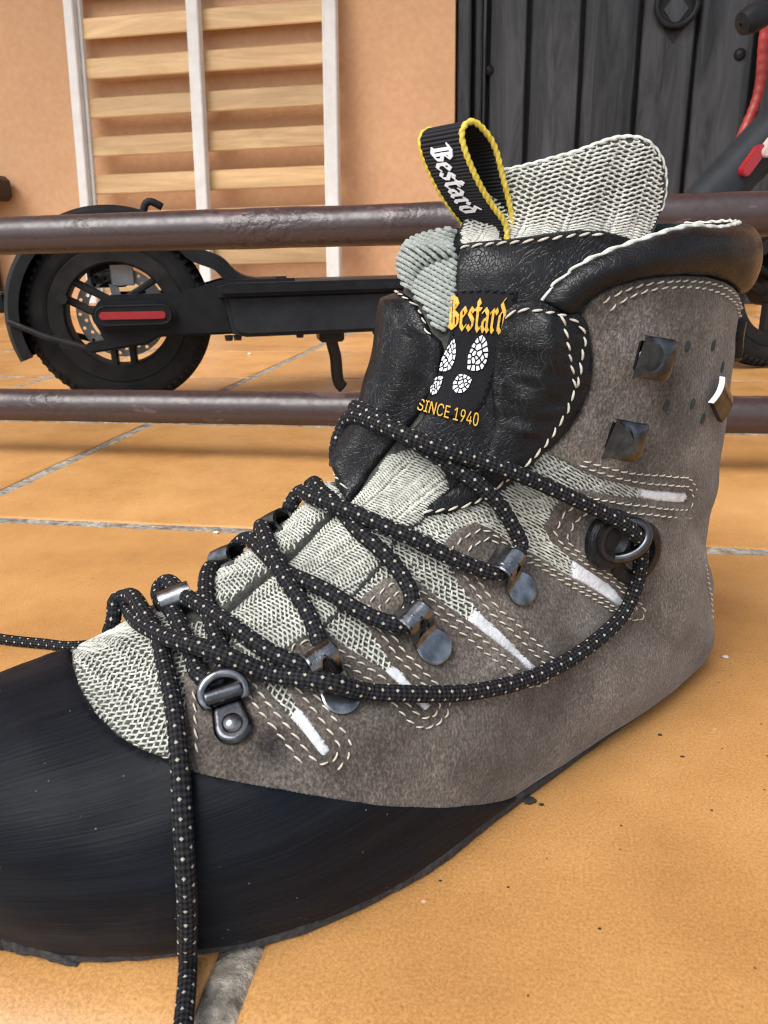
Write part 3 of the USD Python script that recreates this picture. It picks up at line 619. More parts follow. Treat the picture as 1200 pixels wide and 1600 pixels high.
# ---- materials of the boot (patterns follow the unrolled pattern where they are woven or streaked)
def uvmat(name, nodes, links): return material(name, {'uv': ('uvmap', {'attribute': 'st'}), **nodes}, links)
M['suede'] = material('suede', {
    'g': ('geometry', {}), 'n1': ('noise_texture', {'scale': 1300.0, 'detail': 2.0, 'roughness': 0.7}), 'n2': ('noise_texture', {'scale': 38.0, 'detail': 4.0, 'roughness': 0.6}), 'n3': ('noise_texture', {'scale': 420.0, 'detail': 3.0, 'roughness': 0.7}),
    'mp': ('mapping', {'scale': (1, 1, 0.65)}),
    'r': ('rgb_ramp', {'ramp': [(0.30, (.046, .040, .035)), (0.5, (.092, .080, .070)), (0.72, (.180, .160, .143))]}),
    'r2': ('rgb_ramp', {'ramp': [(0.30, (.50, .47, .44)), (0.70, (1.40, 1.39, 1.38))]}), 'r3': ('rgb_ramp', {'ramp': [(0.3, (.86,) * 3), (0.7, (1.13,) * 3)]}),
    'x': ('mix', {'mix_type': 'multiply', 'fac': 1.0}), 'x2': ('mix', {'mix_type': 'multiply', 'fac': 1.0}),
    'ds': ('vector_math', {'math_type': 'distance', 'vector2': tuple(at(VQ([(424, 1166)]), 0.0014)[0])}), 'st': ('rgb_ramp', {'ramp': [(0.0, (.25, .25, .28)), (0.3, (.42, .42, .45)), (0.7, (1, 1, 1)), (1, (1, 1, 1))]}), 'mrs': ('map_range', {'from_min': 0.0, 'from_max': 0.009, 'clamp': True}), 'x3': ('mix', {'mix_type': 'multiply', 'fac': 1.0}),
    'b': ('bump', {'strength': 0.6, 'distance': 0.0007}), 'p': ('principled_bsdf', {'roughness': 0.95, 'specular_ior_level': 0.15, 'sheen_weight': 0.25, 'sheen_roughness': 0.5, 'sheen_tint': (.8, .75, .7)})},
    [('g.position', 'mp.vector'), ('mp.vector', 'n1.vector'), ('g.position', 'n2.vector'), ('mp.vector', 'n3.vector'), ('n1.fac', 'r.fac'), ('n2.fac', 'r2.fac'), ('n3.fac', 'r3.fac'), ('r.color', 'x.color1'), ('r2.color', 'x.color2'),
     ('x.color', 'x2.color1'), ('r3.color', 'x2.color2'), ('x2.color', 'x3.color1'), ('st.color', 'x3.color2'), ('x3.color', 'p.base_color'), ('n1.fac', 'b.height'), ('b.normal', 'p.normal'),
     ('g.position', 'ds.vector1'), ('ds.value', 'mrs.value'), ('mrs.result', 'st.fac')])
M['rubber'] = uvmat('rand_rubber', {
    'm': ('mapping', {'scale': (30.0, 800.0, 1)}), 'n': ('noise_texture', {'dimensions': '3D', 'scale': 1.0, 'detail': 4.0, 'roughness': 0.7, 'distortion': 0.3}), 'g': ('geometry', {}),
    'n2': ('noise_texture', {'scale': 300.0, 'detail': 3.0}), 'n3': ('noise_texture', {'scale': 24.0, 'detail': 4.0}), 'm3': ('mapping', {'scale': (9.0, 80.0, 1)}), 'n4': ('noise_texture', {'scale': 1.0, 'detail': 4.0, 'roughness': 0.6}),
    'r': ('rgb_ramp', {'ramp': [(0.35, (.0022, .0030, .0050)), (0.60, (.0040, .0054, .0085)), (0.78, (.011, .013, .017))]}),
    'r3': ('rgb_ramp', {'ramp': [(0.45, (0, 0, 0)), (0.72, (1, 1, 1))]}), 'x': ('mix', {'color2': (.017, .021, .026)}), 'k': ('math', {'math_type': 'multiply', 'value2': 0.35}),
    'v': ('voronoi_texture', {'scale': 210.0}), 'vr': ('rgb_ramp', {'ramp': [(0.022, (1, 1, 1)), (0.05, (0, 0, 0))]}), 'x2': ('mix', {'color2': (.35, .35, .33)}), 'vn': ('math', {'math_type': 'multiply', 'value2': 0.5}),
    'b': ('bump', {'strength': 0.5, 'distance': 0.0004}), 'p': ('principled_bsdf', {'roughness': 0.5, 'specular_ior_level': 0.11})},
    [('uv.UV', 'm.vector'), ('m.vector', 'n.vector'), ('g.position', 'n2.vector'), ('uv.UV', 'm3.vector'), ('m3.vector', 'n4.vector'), ('n.fac', 'r.fac'), ('n4.fac', 'r3.fac'), ('r3.color', 'k.value1'), ('k.value', 'x.fac'), ('r.color', 'x.color1'),
     ('g.position', 'v.vector'), ('v.distance', 'vr.fac'), ('vr.color', 'vn.value1'), ('vn.value', 'x2.fac'), ('x.color', 'x2.color1'), ('x2.color', 'p.base_color'), ('n.fac', 'b.height'), ('b.normal', 'p.normal')])
M['sole'] = mottled('sole_rubber', (.024, .0245, .026), (.058, .058, .060), 500, 0.85, 0.0008, 700, big=60, bigamt=0.3, spec=0.2)
def leather(name, c, cr, bumpd, rough, vein):
    return material(name, {
        'g': ('geometry', {}), 'w': ('noise_texture', {'scale': 60.0, 'detail': 2.0}), 'a': ('vector_math', {'math_type': 'multiply_add', 'vector2': (0.02, 0.02, 0.02)}),
        'v': ('voronoi_texture', {'feature': 'distance_to_edge', 'scale': 800.0, 'randomness': 1.0}), 'vr': ('rgb_ramp', {'ramp': [(0.0, (1, 1, 1)), (0.12, (0, 0, 0))]}),
        'mp': ('mapping', {'scale': (1, 1, 0.3)}), 'v2': ('voronoi_texture', {'feature': 'distance_to_edge', 'scale': 190.0, 'randomness': 1.0}), 'vr2': ('rgb_ramp', {'ramp': [(0.0, (1, 1, 1)), (0.03, (0, 0, 0))]}),
        'nm': ('noise_texture', {'scale': 35.0, 'detail': 3.0}), 'nr': ('rgb_ramp', {'ramp': [(0.4, (0, 0, 0)), (0.65, (1, 1, 1))]}), 'mu': ('math', {'math_type': 'multiply'}), 'mv': ('math', {'math_type': 'multiply', 'value2': vein}),
        'n': ('noise_texture', {'scale': 90.0, 'detail': 5.0}), 'r': ('rgb_ramp', {'ramp': [(0.3, tuple(x * 0.8 for x in c)), (0.7, tuple(x * 1.3 for x in c))]}),
        'x': ('mix', {'color2': cr}), 'hm': ('math', {'math_type': 'multiply_add', 'value2': -1.0}), 'rr': ('map_range', {'from_min': 0.3, 'from_max': 0.7, 'to_min': rough - 0.08, 'to_max': rough + 0.1}),
        'b': ('bump', {'strength': 0.8, 'distance': bumpd}), 'p': ('principled_bsdf', {'specular_ior_level': 0.25})},
        [('g.position', 'w.vector'), ('w.color', 'a.vector1'), ('g.position', 'a.vector3'), ('a.vector', 'v.vector'), ('v.distance', 'vr.fac'), ('a.vector', 'mp.vector'), ('mp.vector', 'v2.vector'), ('v2.distance', 'vr2.fac'),
         ('g.position', 'nm.vector'), ('nm.fac', 'nr.fac'), ('vr2.color', 'mu.value1'), ('nr.color', 'mu.value2'), ('mu.value', 'mv.value1'), ('g.position', 'n.vector'), ('n.fac', 'r.fac'), ('r.color', 'x.color1'), ('mv.value', 'x.fac'), ('x.color', 'p.base_color'),
         ('vr.color', 'hm.value1'), ('n.fac', 'hm.value3'), ('hm.value', 'b.height'), ('b.normal', 'p.normal'), ('n.fac', 'rr.value'), ('rr.result', 'p.roughness')])
M['leather'] = leather('black_leather', (.0038, .0040, .0048), (.060, .064, .072), 0.00009, 0.32, 0.35)
M['collar'] = leather('collar_leather', (.0034, .0035, .0042), (.02, .02, .022), 0.00007, 0.30, 0.03)
M['label'] = mottled('label_satin', (.004, .004, .005), (.010, .009, .011), 900, 0.7, 0.0003, 1500, stretch=(1, 1, 3), spec=0.2)
M['yarn'] = mottled('pale_yarn', (.34, .345, .295), (.66, .665, .59), 420, 0.55, 0.0002, 3000, big=35, bigamt=0.3, sheen=0.2)
M['yarn_white'] = mottled('white_yarn', (.44, .435, .39), (.72, .715, .65), 300, 0.5, 0.0002, 3000, big=40, bigamt=0.2, sheen=0.2)
M['fabric'] = mottled('fabric_ground', (.030, .031, .026), (.075, .078, .066), 700, 0.9, 0.0006, 1500, big=50, bigamt=0.3, sheen=0.1)
M['lining'] = mottled('lining_knit', (.19, .215, .195), (.37, .405, .37), 600, 0.8, 0.0005, 1600, big=60, bigamt=0.25, sheen=0.2)
M['lining_dark'] = mottled('lining_ground', (.008, .014, .013), (.02, .03, .028), 600, 0.9)
M['thread'] = mottled('cream_thread', (.42, .38, .31), (.62, .58, .48), 500, 0.6, 0.0003, 2500)
M['thread_gold'] = mottled('gold_thread', (.50, .27, .02), (.72, .42, .05), 500, 0.5, 0.0003, 2500)
M['print_white'] = mottled('print_white', (.66, .66, .70), (.78, .78, .82), 400, 0.6)
M['reflective'] = mottled('reflective_strip', (.52, .54, .57), (.68, .70, .73), 500, 0.5, 0.0005, 700, big=110, bigamt=0.35)
M['hook'] = mottled('hook_metal', (.05, .053, .058), (.12, .125, .135), 260, 0.22, 0.00004, 700, metal=1.0, rvar=0.06, big=90, bigamt=0.2)
M['hook_bright'] = mottled('hook_worn', (.10, .108, .115), (.30, .315, .335), 260, 0.24, 0.00004, 700, metal=1.0, rvar=0.07, big=160, bigamt=0.3)
M['webbing'] = uvmat('black_webbing', {'w': ('wave_texture', {'bands_direction': 'x', 'scale': 330.0, 'distortion': 0.4}), 'r': ('rgb_ramp', {'ramp': [(0.2, (.006, .006, .007)), (0.9, (.022, .023, .028))]}), 'b': ('bump', {'strength': 0.8, 'distance': 0.0005}), 'p': ('principled_bsdf', {'roughness': 0.7, 'specular_ior_level': 0.2})},
    [('uv.UV', 'w.vector'), ('w.fac', 'r.fac'), ('r.color', 'p.base_color'), ('w.fac', 'b.height'), ('b.normal', 'p.normal')])
# lace: black braid with cream flecks in a diamond lattice (uv: metres along, turns around)
M['lace'] = uvmat('lace_braid', {
    's': ('separate_xyz', {}), 'u': ('math', {'math_type': 'multiply', 'value2': 1 / 0.0041}), 'w': ('math', {'math_type': 'multiply', 'value2': 3.0}),
    'a': ('math', {'math_type': 'add'}), 'c': ('math', {'math_type': 'subtract'}), 'fa': ('math', {'math_type': 'fraction'}), 'fc': ('math', {'math_type': 'fraction'}),
    'fa2': ('math', {'math_type': 'subtract', 'value2': 0.5}), 'fc2': ('math', {'math_type': 'subtract', 'value2': 0.5}), 'ab': ('math', {'math_type': 'absolute'}), 'ac': ('math', {'math_type': 'absolute'}), 'mx': ('math', {'math_type': 'maximum'}),
    'u2': ('math', {'math_type': 'multiply', 'value2': 2 * math.pi / 0.0030}), 'w2': ('math', {'math_type': 'multiply', 'value2': 2 * math.pi * 6}),
    'a3': ('math', {'math_type': 'add'}), 'c3': ('math', {'math_type': 'subtract'}), 'sa': ('math', {'math_type': 'sine'}), 'sb': ('math', {'math_type': 'sine'}), 'pr': ('math', {'math_type': 'multiply'}),
    'rb': ('rgb_ramp', {'ramp': [(0.0, (.0022, .0022, .0026)), (0.35, (.0065, .0066, .0075)), (0.85, (.022, .023, .027))]}), 'ps': ('math', {'math_type': 'multiply_add', 'value2': 0.5, 'value3': 0.5}),
    'r': ('rgb_ramp', {'ramp': [(0.100, (1, 1, 1)), (0.122, (0, 0, 0))]}), 'xm': ('mix', {'color2': (.36, .33, .265)}),
    'p': ('principled_bsdf', {'roughness': 0.7, 'specular_ior_level': 0.12, 'sheen_weight': 0.0})},
    [('uv.UV', 's.vector'), ('s.x', 'u.value1'), ('s.y', 'w.value1'), ('u.value', 'a.value1'), ('w.value', 'a.value2'), ('u.value', 'c.value1'), ('w.value', 'c.value2'), ('a.value', 'fa.value1'), ('c.value', 'fc.value1'),
     ('fa.value', 'fa2.value1'), ('fc.value', 'fc2.value1'), ('fa2.value', 'ab.value1'), ('fc2.value', 'ac.value1'), ('ab.value', 'mx.value1'), ('ac.value', 'mx.value2'), ('mx.value', 'r.fac'), ('r.color', 'xm.fac'), ('rb.color', 'xm.color1'), ('xm.color', 'p.base_color'), ('s.x', 'u2.value1'), ('s.y', 'w2.value1'), ('u2.value', 'a3.value1'), ('w2.value', 'a3.value2'), ('u2.value', 'c3.value1'), ('w2.value', 'c3.value2'), ('a3.value', 'sa.value1'), ('c3.value', 'sb.value1'), ('sa.value', 'pr.value1'), ('sb.value', 'pr.value2'), ('pr.value', 'ps.value1'), ('ps.value', 'rb.fac')])

boot_at = W3(np.array(0.16), np.array(0.0), np.array(0.0))
boot = thing('hiking_boot', 'worn grey suede and black hiking boot with loose speckled laces and no outsole', 'boot', boot_at)

# ---- pattern pieces (outlines read off the photograph, then cut on the unrolled pattern)
SLOTS_PX = [
 [(404,1055),(430,1090),(455,1118),(478,1145),(499,1172),(505,1178),(510,1172),(495,1150),(470,1115),(448,1085),(425,1040)],
 [(500,980),(540,1010),(570,1027),(600,1046),(620,1065),(650,1098),(662,1108),(668,1102),(655,1085),(637,1068),(622,1050),(607,1035),(590,1008),(575,985),(558,935)],
 [(636,900),(672,927),(702,952),(735,975),(770,1002),(802,1027),(826,1052),(838,1052),(835,1040),(812,1018),(780,985),(757,965),(750,958),(737,940),(712,903),(684,848)],
 [(800,853),(840,870),(870,890),(895,905),(917,917),(940,930),(963,947),(974,950),(978,942),(965,928),(950,911),(930,898),(912,886),(900,878),(880,862),(862,846),(852,830),(845,812)],
 [(843,704),(870,713),(900,730),(925,741),(960,752),(1000,761),(1040,765),(1067,767),(1073,774),(1066,785),(1040,784),(1000,778),(962,775),(925,768),(895,764),(865,772)]]
SLOTS = [PM(s).buffer(e_) for s, e_ in zip(SLOTS_PX, (0.0003, 0.0001, -0.0005, -0.0005, -0.0005))]
SUEDE = PM([(905,492),(918,470),(935,458),(960,447),(990,438),(1020,433),(1060,430),(1100,432),(1128,440),(1146,454),(1152,470),('v',16.55,.94),('v',16.5,1),('v',12,1),('v',10,1),('v',7,1),
  (760,1275),(700,1276),(600,1268),(500,1258),(400,1243),(310,1228),(290,1222),(290,1150),(289,1090),(286,1055),(330,1035),(370,1042),(404,1060),(425,1035),(424,1012),(440,990),(475,976),(507,984),
  (572,927),(600,903),(640,903),(660,912),(686,852),(705,832),(739,815),(768,826),(806,858),(851,812),(860,790),(880,775),(897,765),(848,704),(862,693),(880,678),(902,650),(918,610),(926,560),(920,520)])
SUEDE = rounded(SUEDE.difference(shapely.union_all([s for s in SLOTS])), 0.0007)
if hasattr(SUEDE, 'geoms'): SUEDE = max(SUEDE.geoms, key=lambda g: g.area)
RAND = PM([(802,1240),(770,1249),(720,1254),(640,1254),(560,1248),(500,1240),(440,1230),(370,1218),(310,1205),(275,1190),(225,1172),(185,1150),(150,1115),(125,1075),(114,1042),(113,1020),
  ('v',3.25,-.22),('v',3.7,-.42),('v',4.6,-.62),('v',6,-.80),('v',7.5,-.94),('v',7.8,-1),('v',0,-1),('v',0,1),('v',7.35,1)])
COLLAR = PM([(846,470),(858,452),(880,432),(905,414),(930,401),(965,386),(1000,374),(1040,361),(1080,353),('v',17.75,.56),('v',17.8,.64),('v',17.85,.74),('v',17.9,.84),('v',17.9,1),('v',16.45,1),('v',16.5,.93),(1148,456),(1130,441),(1100,432),(1060,430),(1020,433),(990,438),(960,447),(935,458),(916,472),(900,492),(878,494)])
TONGUE = PM([(716,384),(735,379),(800,373),(850,365),(900,359),(945,361),(985,372),(1010,385),(960,420),(905,460),(900,520),(900,600),(860,680),(820,730),(760,770),(700,795),(640,806),(614,805),(640,772),(680,735),(655,712),(622,690),(655,660),(690,600),(703,540),(711,480),(713,430)])
TOP = PM([(714,394),(716,360),(728,325),(748,290),(770,271),(790,265),(830,256),(870,245),(905,235),(940,222),(970,214),(1000,215),(1020,225),(1035,245),(1042,270),(1042,300),(1035,330),(1026,355),(1000,392),(950,400),(850,392),(750,400)])
NFLAP = PM([(785,486),(800,474),(825,468),(870,474),(905,487),(917,505),(925,560),(921,600),(906,640),(886,672),(850,708),(815,740),(780,768),(745,790),(700,803),(650,812),(614,813),(640,797),(690,772),(735,735),(760,700),(770,660),(765,600),(772,540)])
FFLAP = PM([('d',616,452,.1,-.05),(614,452),(628,455),(645,468),(662,492),(675,520),(690,533),(694,545),(686,598),(652,652),(618,692),(600,714),(578,742),(556,776),(546,790),(534,772),(524,745),('d',532,725,0,-.03),('d',560,690,0,-.05),('d',585,630,0,-.05),('d',606,520,0,-.05)])
LIN1_PX = [(640,448),(640,420),(645,398),(655,382),(668,371),(690,362),(716,356),(716,408),(690,414),(668,424),(655,440),(650,458)]
LIN1 = PM(LIN1_PX)
LIN2_PX = [(648,462),(655,440),(668,423),(690,413),(716,407),(714,470),(708,505),(692,522),(680,512),(664,478)]
LIN2 = PM(LIN2_PX)
TKNIT = PM([(553,784),(566,768),(585,744),(605,714),(640,700),(692,720),(705,765),(655,822),(628,832),(603,880),(567,920),(508,984),(452,1020),(425,1055),(385,1045),(362,1005),(352,970),(401,926),(446,889),(501,833)])
FSTRIP = PM([(548,784),(498,830),(442,886),(397,923),(350,964),(338,950),('d',350,925,0,-.10),('d',430,846,0,-.14),('d',500,778,0,-.14),('d',527,748,0,-.12),(536,768)])
BAND = PM([(400,1060),(430,1000),(505,975),(570,915),(600,870),(630,812),(700,806),(770,778),(835,728),(852,700),(897,765),(851,812),(806,858),(770,826),(686,852),(650,915),(572,927),(507,984),(424,1012)])
TOEK = PM([(113,1022),(125,1080),(150,1122),(190,1157),(230,1178),(292,1205),(296,1060),(345,1035),(400,1060),(420,1010),(362,1000),(345,962),(300,975),(250,955),(205,948),('d',185,955,0,-.08),('d',140,985,0,-.08)])
LABEL = PM([(711,456),(760,453),(812,456),(800,520),(780,575),(760,630),(736,660),(700,652),(656,642),(678,598),(694,556),(706,512)])

# ---- base fabric and the layers above it
BASE = shapely.box(0, -MQ, 17.3 * MV, MQ)
lay(boot, 'fabric_upper', BASE, lambda d: 0 * d, M['fabric'], step=0.0028)
CREASES = [(LineString(VQ(p) * [MV, MQ]), a, w) for p, a, w in (([(1088,838),(1050,880),(1010,935),(985,990)], -0.0016, 0.0045), ([(1095,880),(1065,930),(1040,985)], 0.0012, 0.006), ([(1010,960),(1000,1010),(980,1050)], -0.0007, 0.002), ([(1110,760),(1060,800),(1020,870)], 0.0010, 0.006), ([(745,1110),(800,1130),(860,1105)], -0.0006, 0.006), ([(560,1150),(640,1180),(720,1170)], 0.0008, 0.010))]
def wr(vq, d):                                          # creases of the heel counter
    P = surf(vq[:, 0], vq[:, 1]); k = (meshkit.fbm(P * 22 + 40, 2, 3) - 0.5) * 0.0024
    for ln, amp, wd in CREASES: k = k + amp * np.exp(-(shapely.distance(ln, shapely.points(vq * [MV, MQ])) / wd) ** 2)
    return np.maximum(k, -0.0009) * np.clip(d / 0.006, 0, 1)
su = lay(boot, 'suede_quarter', SUEDE, sheet_prof(0.00135, 0.0010), M['suede'], disp=wr)
lay(boot, 'suede_quarter', mirror(SUEDE), sheet_prof(0.00135, 0.0010), M['suede'], step=0.003)
lay(boot, 'rubber_rand', RAND, sheet_prof(0.0019, 0.0012), M['rubber'], label='blackened rubber rand around the toe')
co = lay(boot, 'padded_collar', COLLAR, puff_prof(0.0058, 0.012, h1=0.0006), M['collar'])
lay(boot, 'padded_collar', mirror(COLLAR), puff_prof(0.0062, 0.013, h1=0.0004), M['collar'], step=0.003)
def wr2(vq, d):
    P = surf(vq[:, 0], vq[:, 1]); f = shapely.distance(LABEL, shapely.points(vq * [MV, MQ])); k = np.clip(f / 0.006, 0, 1)
    st_ = P @ np.array([[1, 0, 0], [0, 1, 0], [0, 0, 2.2]]).T
    return k * ((meshkit.fbm(st_ * 60 + 7, 2, 8) - 0.5) * 0.0014)
tg = lay(boot, 'tongue_leather', TONGUE, sheet_prof(0.0011, 0.0010), M['leather'], disp=wr2, step=0.0016)
tt = lay(boot, 'tongue_top', TOP, puff_prof(-0.0006, 0.004, h1=-0.0012), M['fabric'])
lay(boot, 'tongue_back', TOP.union(TONGUE).buffer(0.0003), lambda d: -0.0028 - 0.004 * np.clip(d / 0.006, 0, 1) + 0 * d, M['lining'], step=0.003)
def flap_disp(vq, d):
    P = surf(vq[:, 0], vq[:, 1]); st_ = P @ np.array([[1, 0, 0], [0, 1, 0], [0, 0, 2.0]]).T
    s = np.clip((d - 0.003) / 0.011, 0, 1); s = s * s * (3 - 2 * s)
    fold = np.abs(meshkit.fbm(np.c_[P[:, 0] * 60, P[:, 1] * 60, P[:, 2] * 190] + 3, 2, 15) - 0.5)
    low = np.clip((0.142 - P[:, 2]) / 0.012, 0, 1)
    return s * 0.0062 + np.clip(d / 0.004, 0, 1) * (low * fold * 0.0060 + (meshkit.fbm(st_ * 70 + 19, 2, 6) - 0.5) * 0.0026 + (np.abs(meshkit.noise(st_ * 140, 12) - 0.5)) * 0.0009)
nf = lay(boot, 'leather_flap', NFLAP, sheet_prof(0.0021, 0.0010), M['leather'], disp=flap_disp, step=0.0016)
def flap_disp2(vq, d):
    P = surf(vq[:, 0], vq[:, 1]); s = np.clip((d - 0.001) / 0.008, 0, 1); s = s * s * (3 - 2 * s)
    return s * 0.0048 + np.clip(d / 0.004, 0, 1) * (meshkit.fbm(P * 60 + 31, 2, 6) - 0.5) * 0.0020
ff = lay(boot, 'leather_flap', FFLAP, sheet_prof(0.0021, 0.0010), M['leather'], disp=flap_disp2, step=0.0016)
l1 = lay(boot, 'collar_lining', LIN1, puff_prof(0.0052, 0.007), M['lining_dark'])
l2 = lay(boot, 'collar_lining', LIN2, puff_prof(0.0022, 0.006), M['lining_dark'])
tk = lay(boot, 'tongue_gusset', TKNIT, puff_prof(0.0022, 0.005), M['fabric'])
fs = lay(boot, 'gusset_roll', FSTRIP, puff_prof(0.0030, 0.005), M['fabric'])
# inside lining seen from above
v_, q_ = np.meshgrid(np.linspace(9, 17.9, 40), np.linspace(-1, 1, 81), indexing='ij')
part(boot, 'inner_lining', trimesh.Trimesh(at(np.c_[v_.ravel(), q_.ravel()], -0.0045), grid_faces(40, 81), process=False), M['lining_dark'], smooth=True)

# ---- knitted face: rows of looping yarn
def knit(parent, P, ang, p, lam, r, h0, mat, amp=0.55, hamp=0.0003, seed=0, jit=0.12, samp=7, prof=None):
    g = np.random.default_rng(seed); R = affinity.rotate(P, -ang, origin=(0, 0)); x0, y0, x1, y1 = R.bounds; VV, FF, n0 = [], [], 0
    ca, sa = math.cos(math.radians(ang)), math.sin(math.radians(ang)); ins = R.buffer(-0.0002)
    shapely.prepare(ins)
    for k, y in enumerate(np.arange(y0, y1, p)):
        x = np.arange(x0, x1, lam / samp); ph = 2 * np.pi * x / lam + (k % 2) * np.pi
        wob = np.interp(x, np.linspace(x0, x1, max(3, int((x1 - x0) / lam) * 2)), g.normal(0, jit * p, max(3, int((x1 - x0) / lam) * 2)))
        X = x + 0.22 * lam * np.sin(2 * ph); Y = y + amp * p * np.sin(ph) + wob; H = hamp * np.cos(ph * 1.0 + k)
        ok = shapely.contains_xy(ins, X, Y); i = 0
        while i < len(x):
            if not ok[i]: i += 1; continue
            j = i
            while j < len(x) and ok[j]: j += 1
            if j - i >= 3:
                A = np.c_[X[i:j] * ca - Y[i:j] * sa, X[i:j] * sa + Y[i:j] * ca]; hh = h0 + H[i:j]
                if prof is not None: hh = hh + prof(shapely.distance(P.boundary, shapely.points(A)))
                P3 = at(A / [MV, MQ], hh); m = tube(P3, r, 5, cap=False); VV.append(m.vertices); FF.append(m.faces + n0); n0 += len(m.vertices)
            i = j
    part(parent, 'knit_yarn', trimesh.Trimesh(np.vstack(VV), np.vstack(FF), process=False), mat, smooth=True, kind='stuff')
fu = '/World/hiking_boot/fabric_upper'
knit(fu, TOEK, 76, 0.00128, 0.00175, 0.00029, 0.0002, M['yarn'], amp=0.72, seed=1, jit=0.2, hamp=0.0003)
knit(fu, shapely.union_all([BAND, *SLOTS]).buffer(0.001), 20, 0.00128, 0.00175, 0.00029, 0.0002, M['yarn'], amp=0.74, seed=2, jit=0.2, hamp=0.00035)
knit(tk, TKNIT.buffer(-0.0004), 8, 0.00135, 0.0014, 0.00030, 0.0001, M['yarn'], amp=0.6, seed=3, prof=puff_prof(0.0022, 0.005))
knit(fs, FSTRIP.buffer(-0.0004), 30, 0.00135, 0.0016, 0.00031, 0.0001, M['yarn'], amp=0.7, seed=4, prof=puff_prof(0.0030, 0.005))
knit(tt, TOP.buffer(-0.0003), 8, 0.00165, 0.0019, 0.00030, 0.0001, M['yarn_white'], amp=0.58, seed=5, jit=0.10, hamp=0.0003, prof=puff_prof(-0.0006, 0.004, h1=-0.0012))
def ribs(parent, px_poly, P, slope, bend, gap, r, prof, seed):
    g = np.random.default_rng(seed); poly = Polygon(px_poly).buffer(0); x0, y0, x1, y1 = poly.bounds; ms = []
    for c in np.arange(y0 - 90, y1 + 60, gap):
        x = np.arange(x0 - 5, x1 + 5, 1.2); ln = LineString(np.c_[x, c + slope * (x - x0) + bend * (x - x0) ** 2]).intersection(poly)
        for s_ in getattr(ln, 'geoms', [ln]):
            if s_.is_empty or s_.length < 8: continue
            A = VQ(dens(np.array(s_.coords), 1.0, closed=False)); hh = prof(shapely.distance(P.boundary, shapely.points(A * [MV, MQ])))
            Q, t = spline(at(A, hh + 0.0001), 0.0004); ms.append(tube(Q, r * (1 + 0.16 * np.sin(t / 0.0009 * np.pi) + 0.05 * g.normal(size=len(t))), 7))
    part(parent, 'knit_rib', cat(ms), M['lining'], smooth=True, kind='stuff')
ribs(l1, LIN1_PX, LIN1, 0.75, -0.002, 8.6, 0.00064, puff_prof(0.0052, 0.007), 6)
ribs(l2, LIN2_PX, LIN2, 0.55, 0.0, 8.6, 0.00064, puff_prof(0.0022, 0.006), 7)
# rolled knit edge along the top of the tongue and of the collar
def rope(parent, name, vq, h, r, mat, pitch=0.004, tw=0.22, label=None):
    P, s = spline(at(vq, h), 0.0006); k = 10; th = np.arange(k) / k * 2 * np.pi
    T, A, B = frames(P); rr = r * (1 + tw * np.cos(2 * (th[None] - s[:, None] / pitch * np.pi)))
    V = P[:, None] + rr[..., None] * (np.cos(th)[None, :, None] * A[:, None] + np.sin(th)[None, :, None] * B[:, None])
    part(parent, name, trimesh.Trimesh(V.reshape(-1, 3), grid_faces(len(P), k, True), process=False), mat, smooth=True, label=label)
ce = VQ([(847,470),(858,452),(880,432),(905,414),(930,401),(965,386),(1000,374),(1040,361),(1080,353),('v',17.75,.56),('v',17.8,.64),('v',17.85,.74),('v',17.9,.84),('v',17.9,.93),('v',17.9,1)])
rope(co, 'knit_edge', ce, 0.0008, 0.00062, M['yarn_white'], pitch=0.006, tw=0.4)
te = VQ([(750,289),(770,270),(790,264),(830,255),(870,244),(905,234),(940,221),(970,213),(1000,214),(1020,224),(1036,245),(1043,270),(1043,300),(1036,330)])
rope(tt, 'edge_seam', te, -0.0010, 0.0006, M['yarn_white'], pitch=0.003)

# ---- reflective strips at the slot ends
for s, clip in zip(SLOTS, ([(464,1105),(520,1150),(520,1190),(490,1190),(450,1125)], [(606,1042),(640,1045),(690,1100),(660,1125),(596,1055)], [(745,945),(860,1040),(840,1070),(728,970)], [(896,868),(1000,940),(970,970),(888,905)], [(998,740),(1090,750),(1090,800),(998,800)])):
    z = PM(clip).intersection(s.buffer(0.0004))
    if z.area > 1e-7: lay(boot, 'reflective_strip', z, sheet_prof(0.0009, 0.0004), M['reflective'], step=0.0012)

# ---- stitching
def stitches(parent, line, h, mat=M['thread'], L=0.0025, gap=0.0009, r=0.00027, off=0.12, seed=0, label=None):
    """line: pattern points; one capsule per stitch, slightly slanted, sunk at both ends"""
    c = np.asarray(line, float); P = at(c / [MV, MQ], h); Ls = np.r_[0, np.cumsum(np.linalg.norm(np.diff(P, axis=0), axis=1))]
    g = np.random.default_rng(seed); ms = []; s = 0.0; n = normal(c[:, 0] / MV, c[:, 1] / MQ)
    while s + L < Ls[-1]:
        l = L * (1 + g.normal(0, 0.08)); t = np.linspace(s, s + l, 5)
        Q = np.stack([np.interp(t, Ls, P[:, k]) for k in range(3)], 1); N_ = np.stack([np.interp(t, Ls, n[:, k]) for k in range(3)], 1)
        T = Q[-1] - Q[0]; S = np.cross(N_[2], T); S /= np.linalg.norm(S) + 1e-12
        w = np.array([-1, -.5, 0, .5, 1])[:, None]
        Q = Q + S * w * off * l + N_ * (np.array([-0.0004, 0.0001, 0.0002, 0.0001, -0.0004])[:, None]); ms.append(tube(Q, r * np.array([0.5, 0.95, 1.05, 0.95, 0.5]), 6)); s += l + gap * (1 + g.normal(0, 0.15))
    if ms: part(parent, 'stitching', cat(ms), mat, smooth=True, label=label, kind='stuff')
mask = shapely.union_all([s.buffer(0.0085) for s in SLOTS] + [BAND.buffer(0.0075), PM([(925,425),(1152,415),(1160,500),(1120,520),(925,500)]), PM([(284,1085),(322,1085),(322,1190),(284,1190)])])
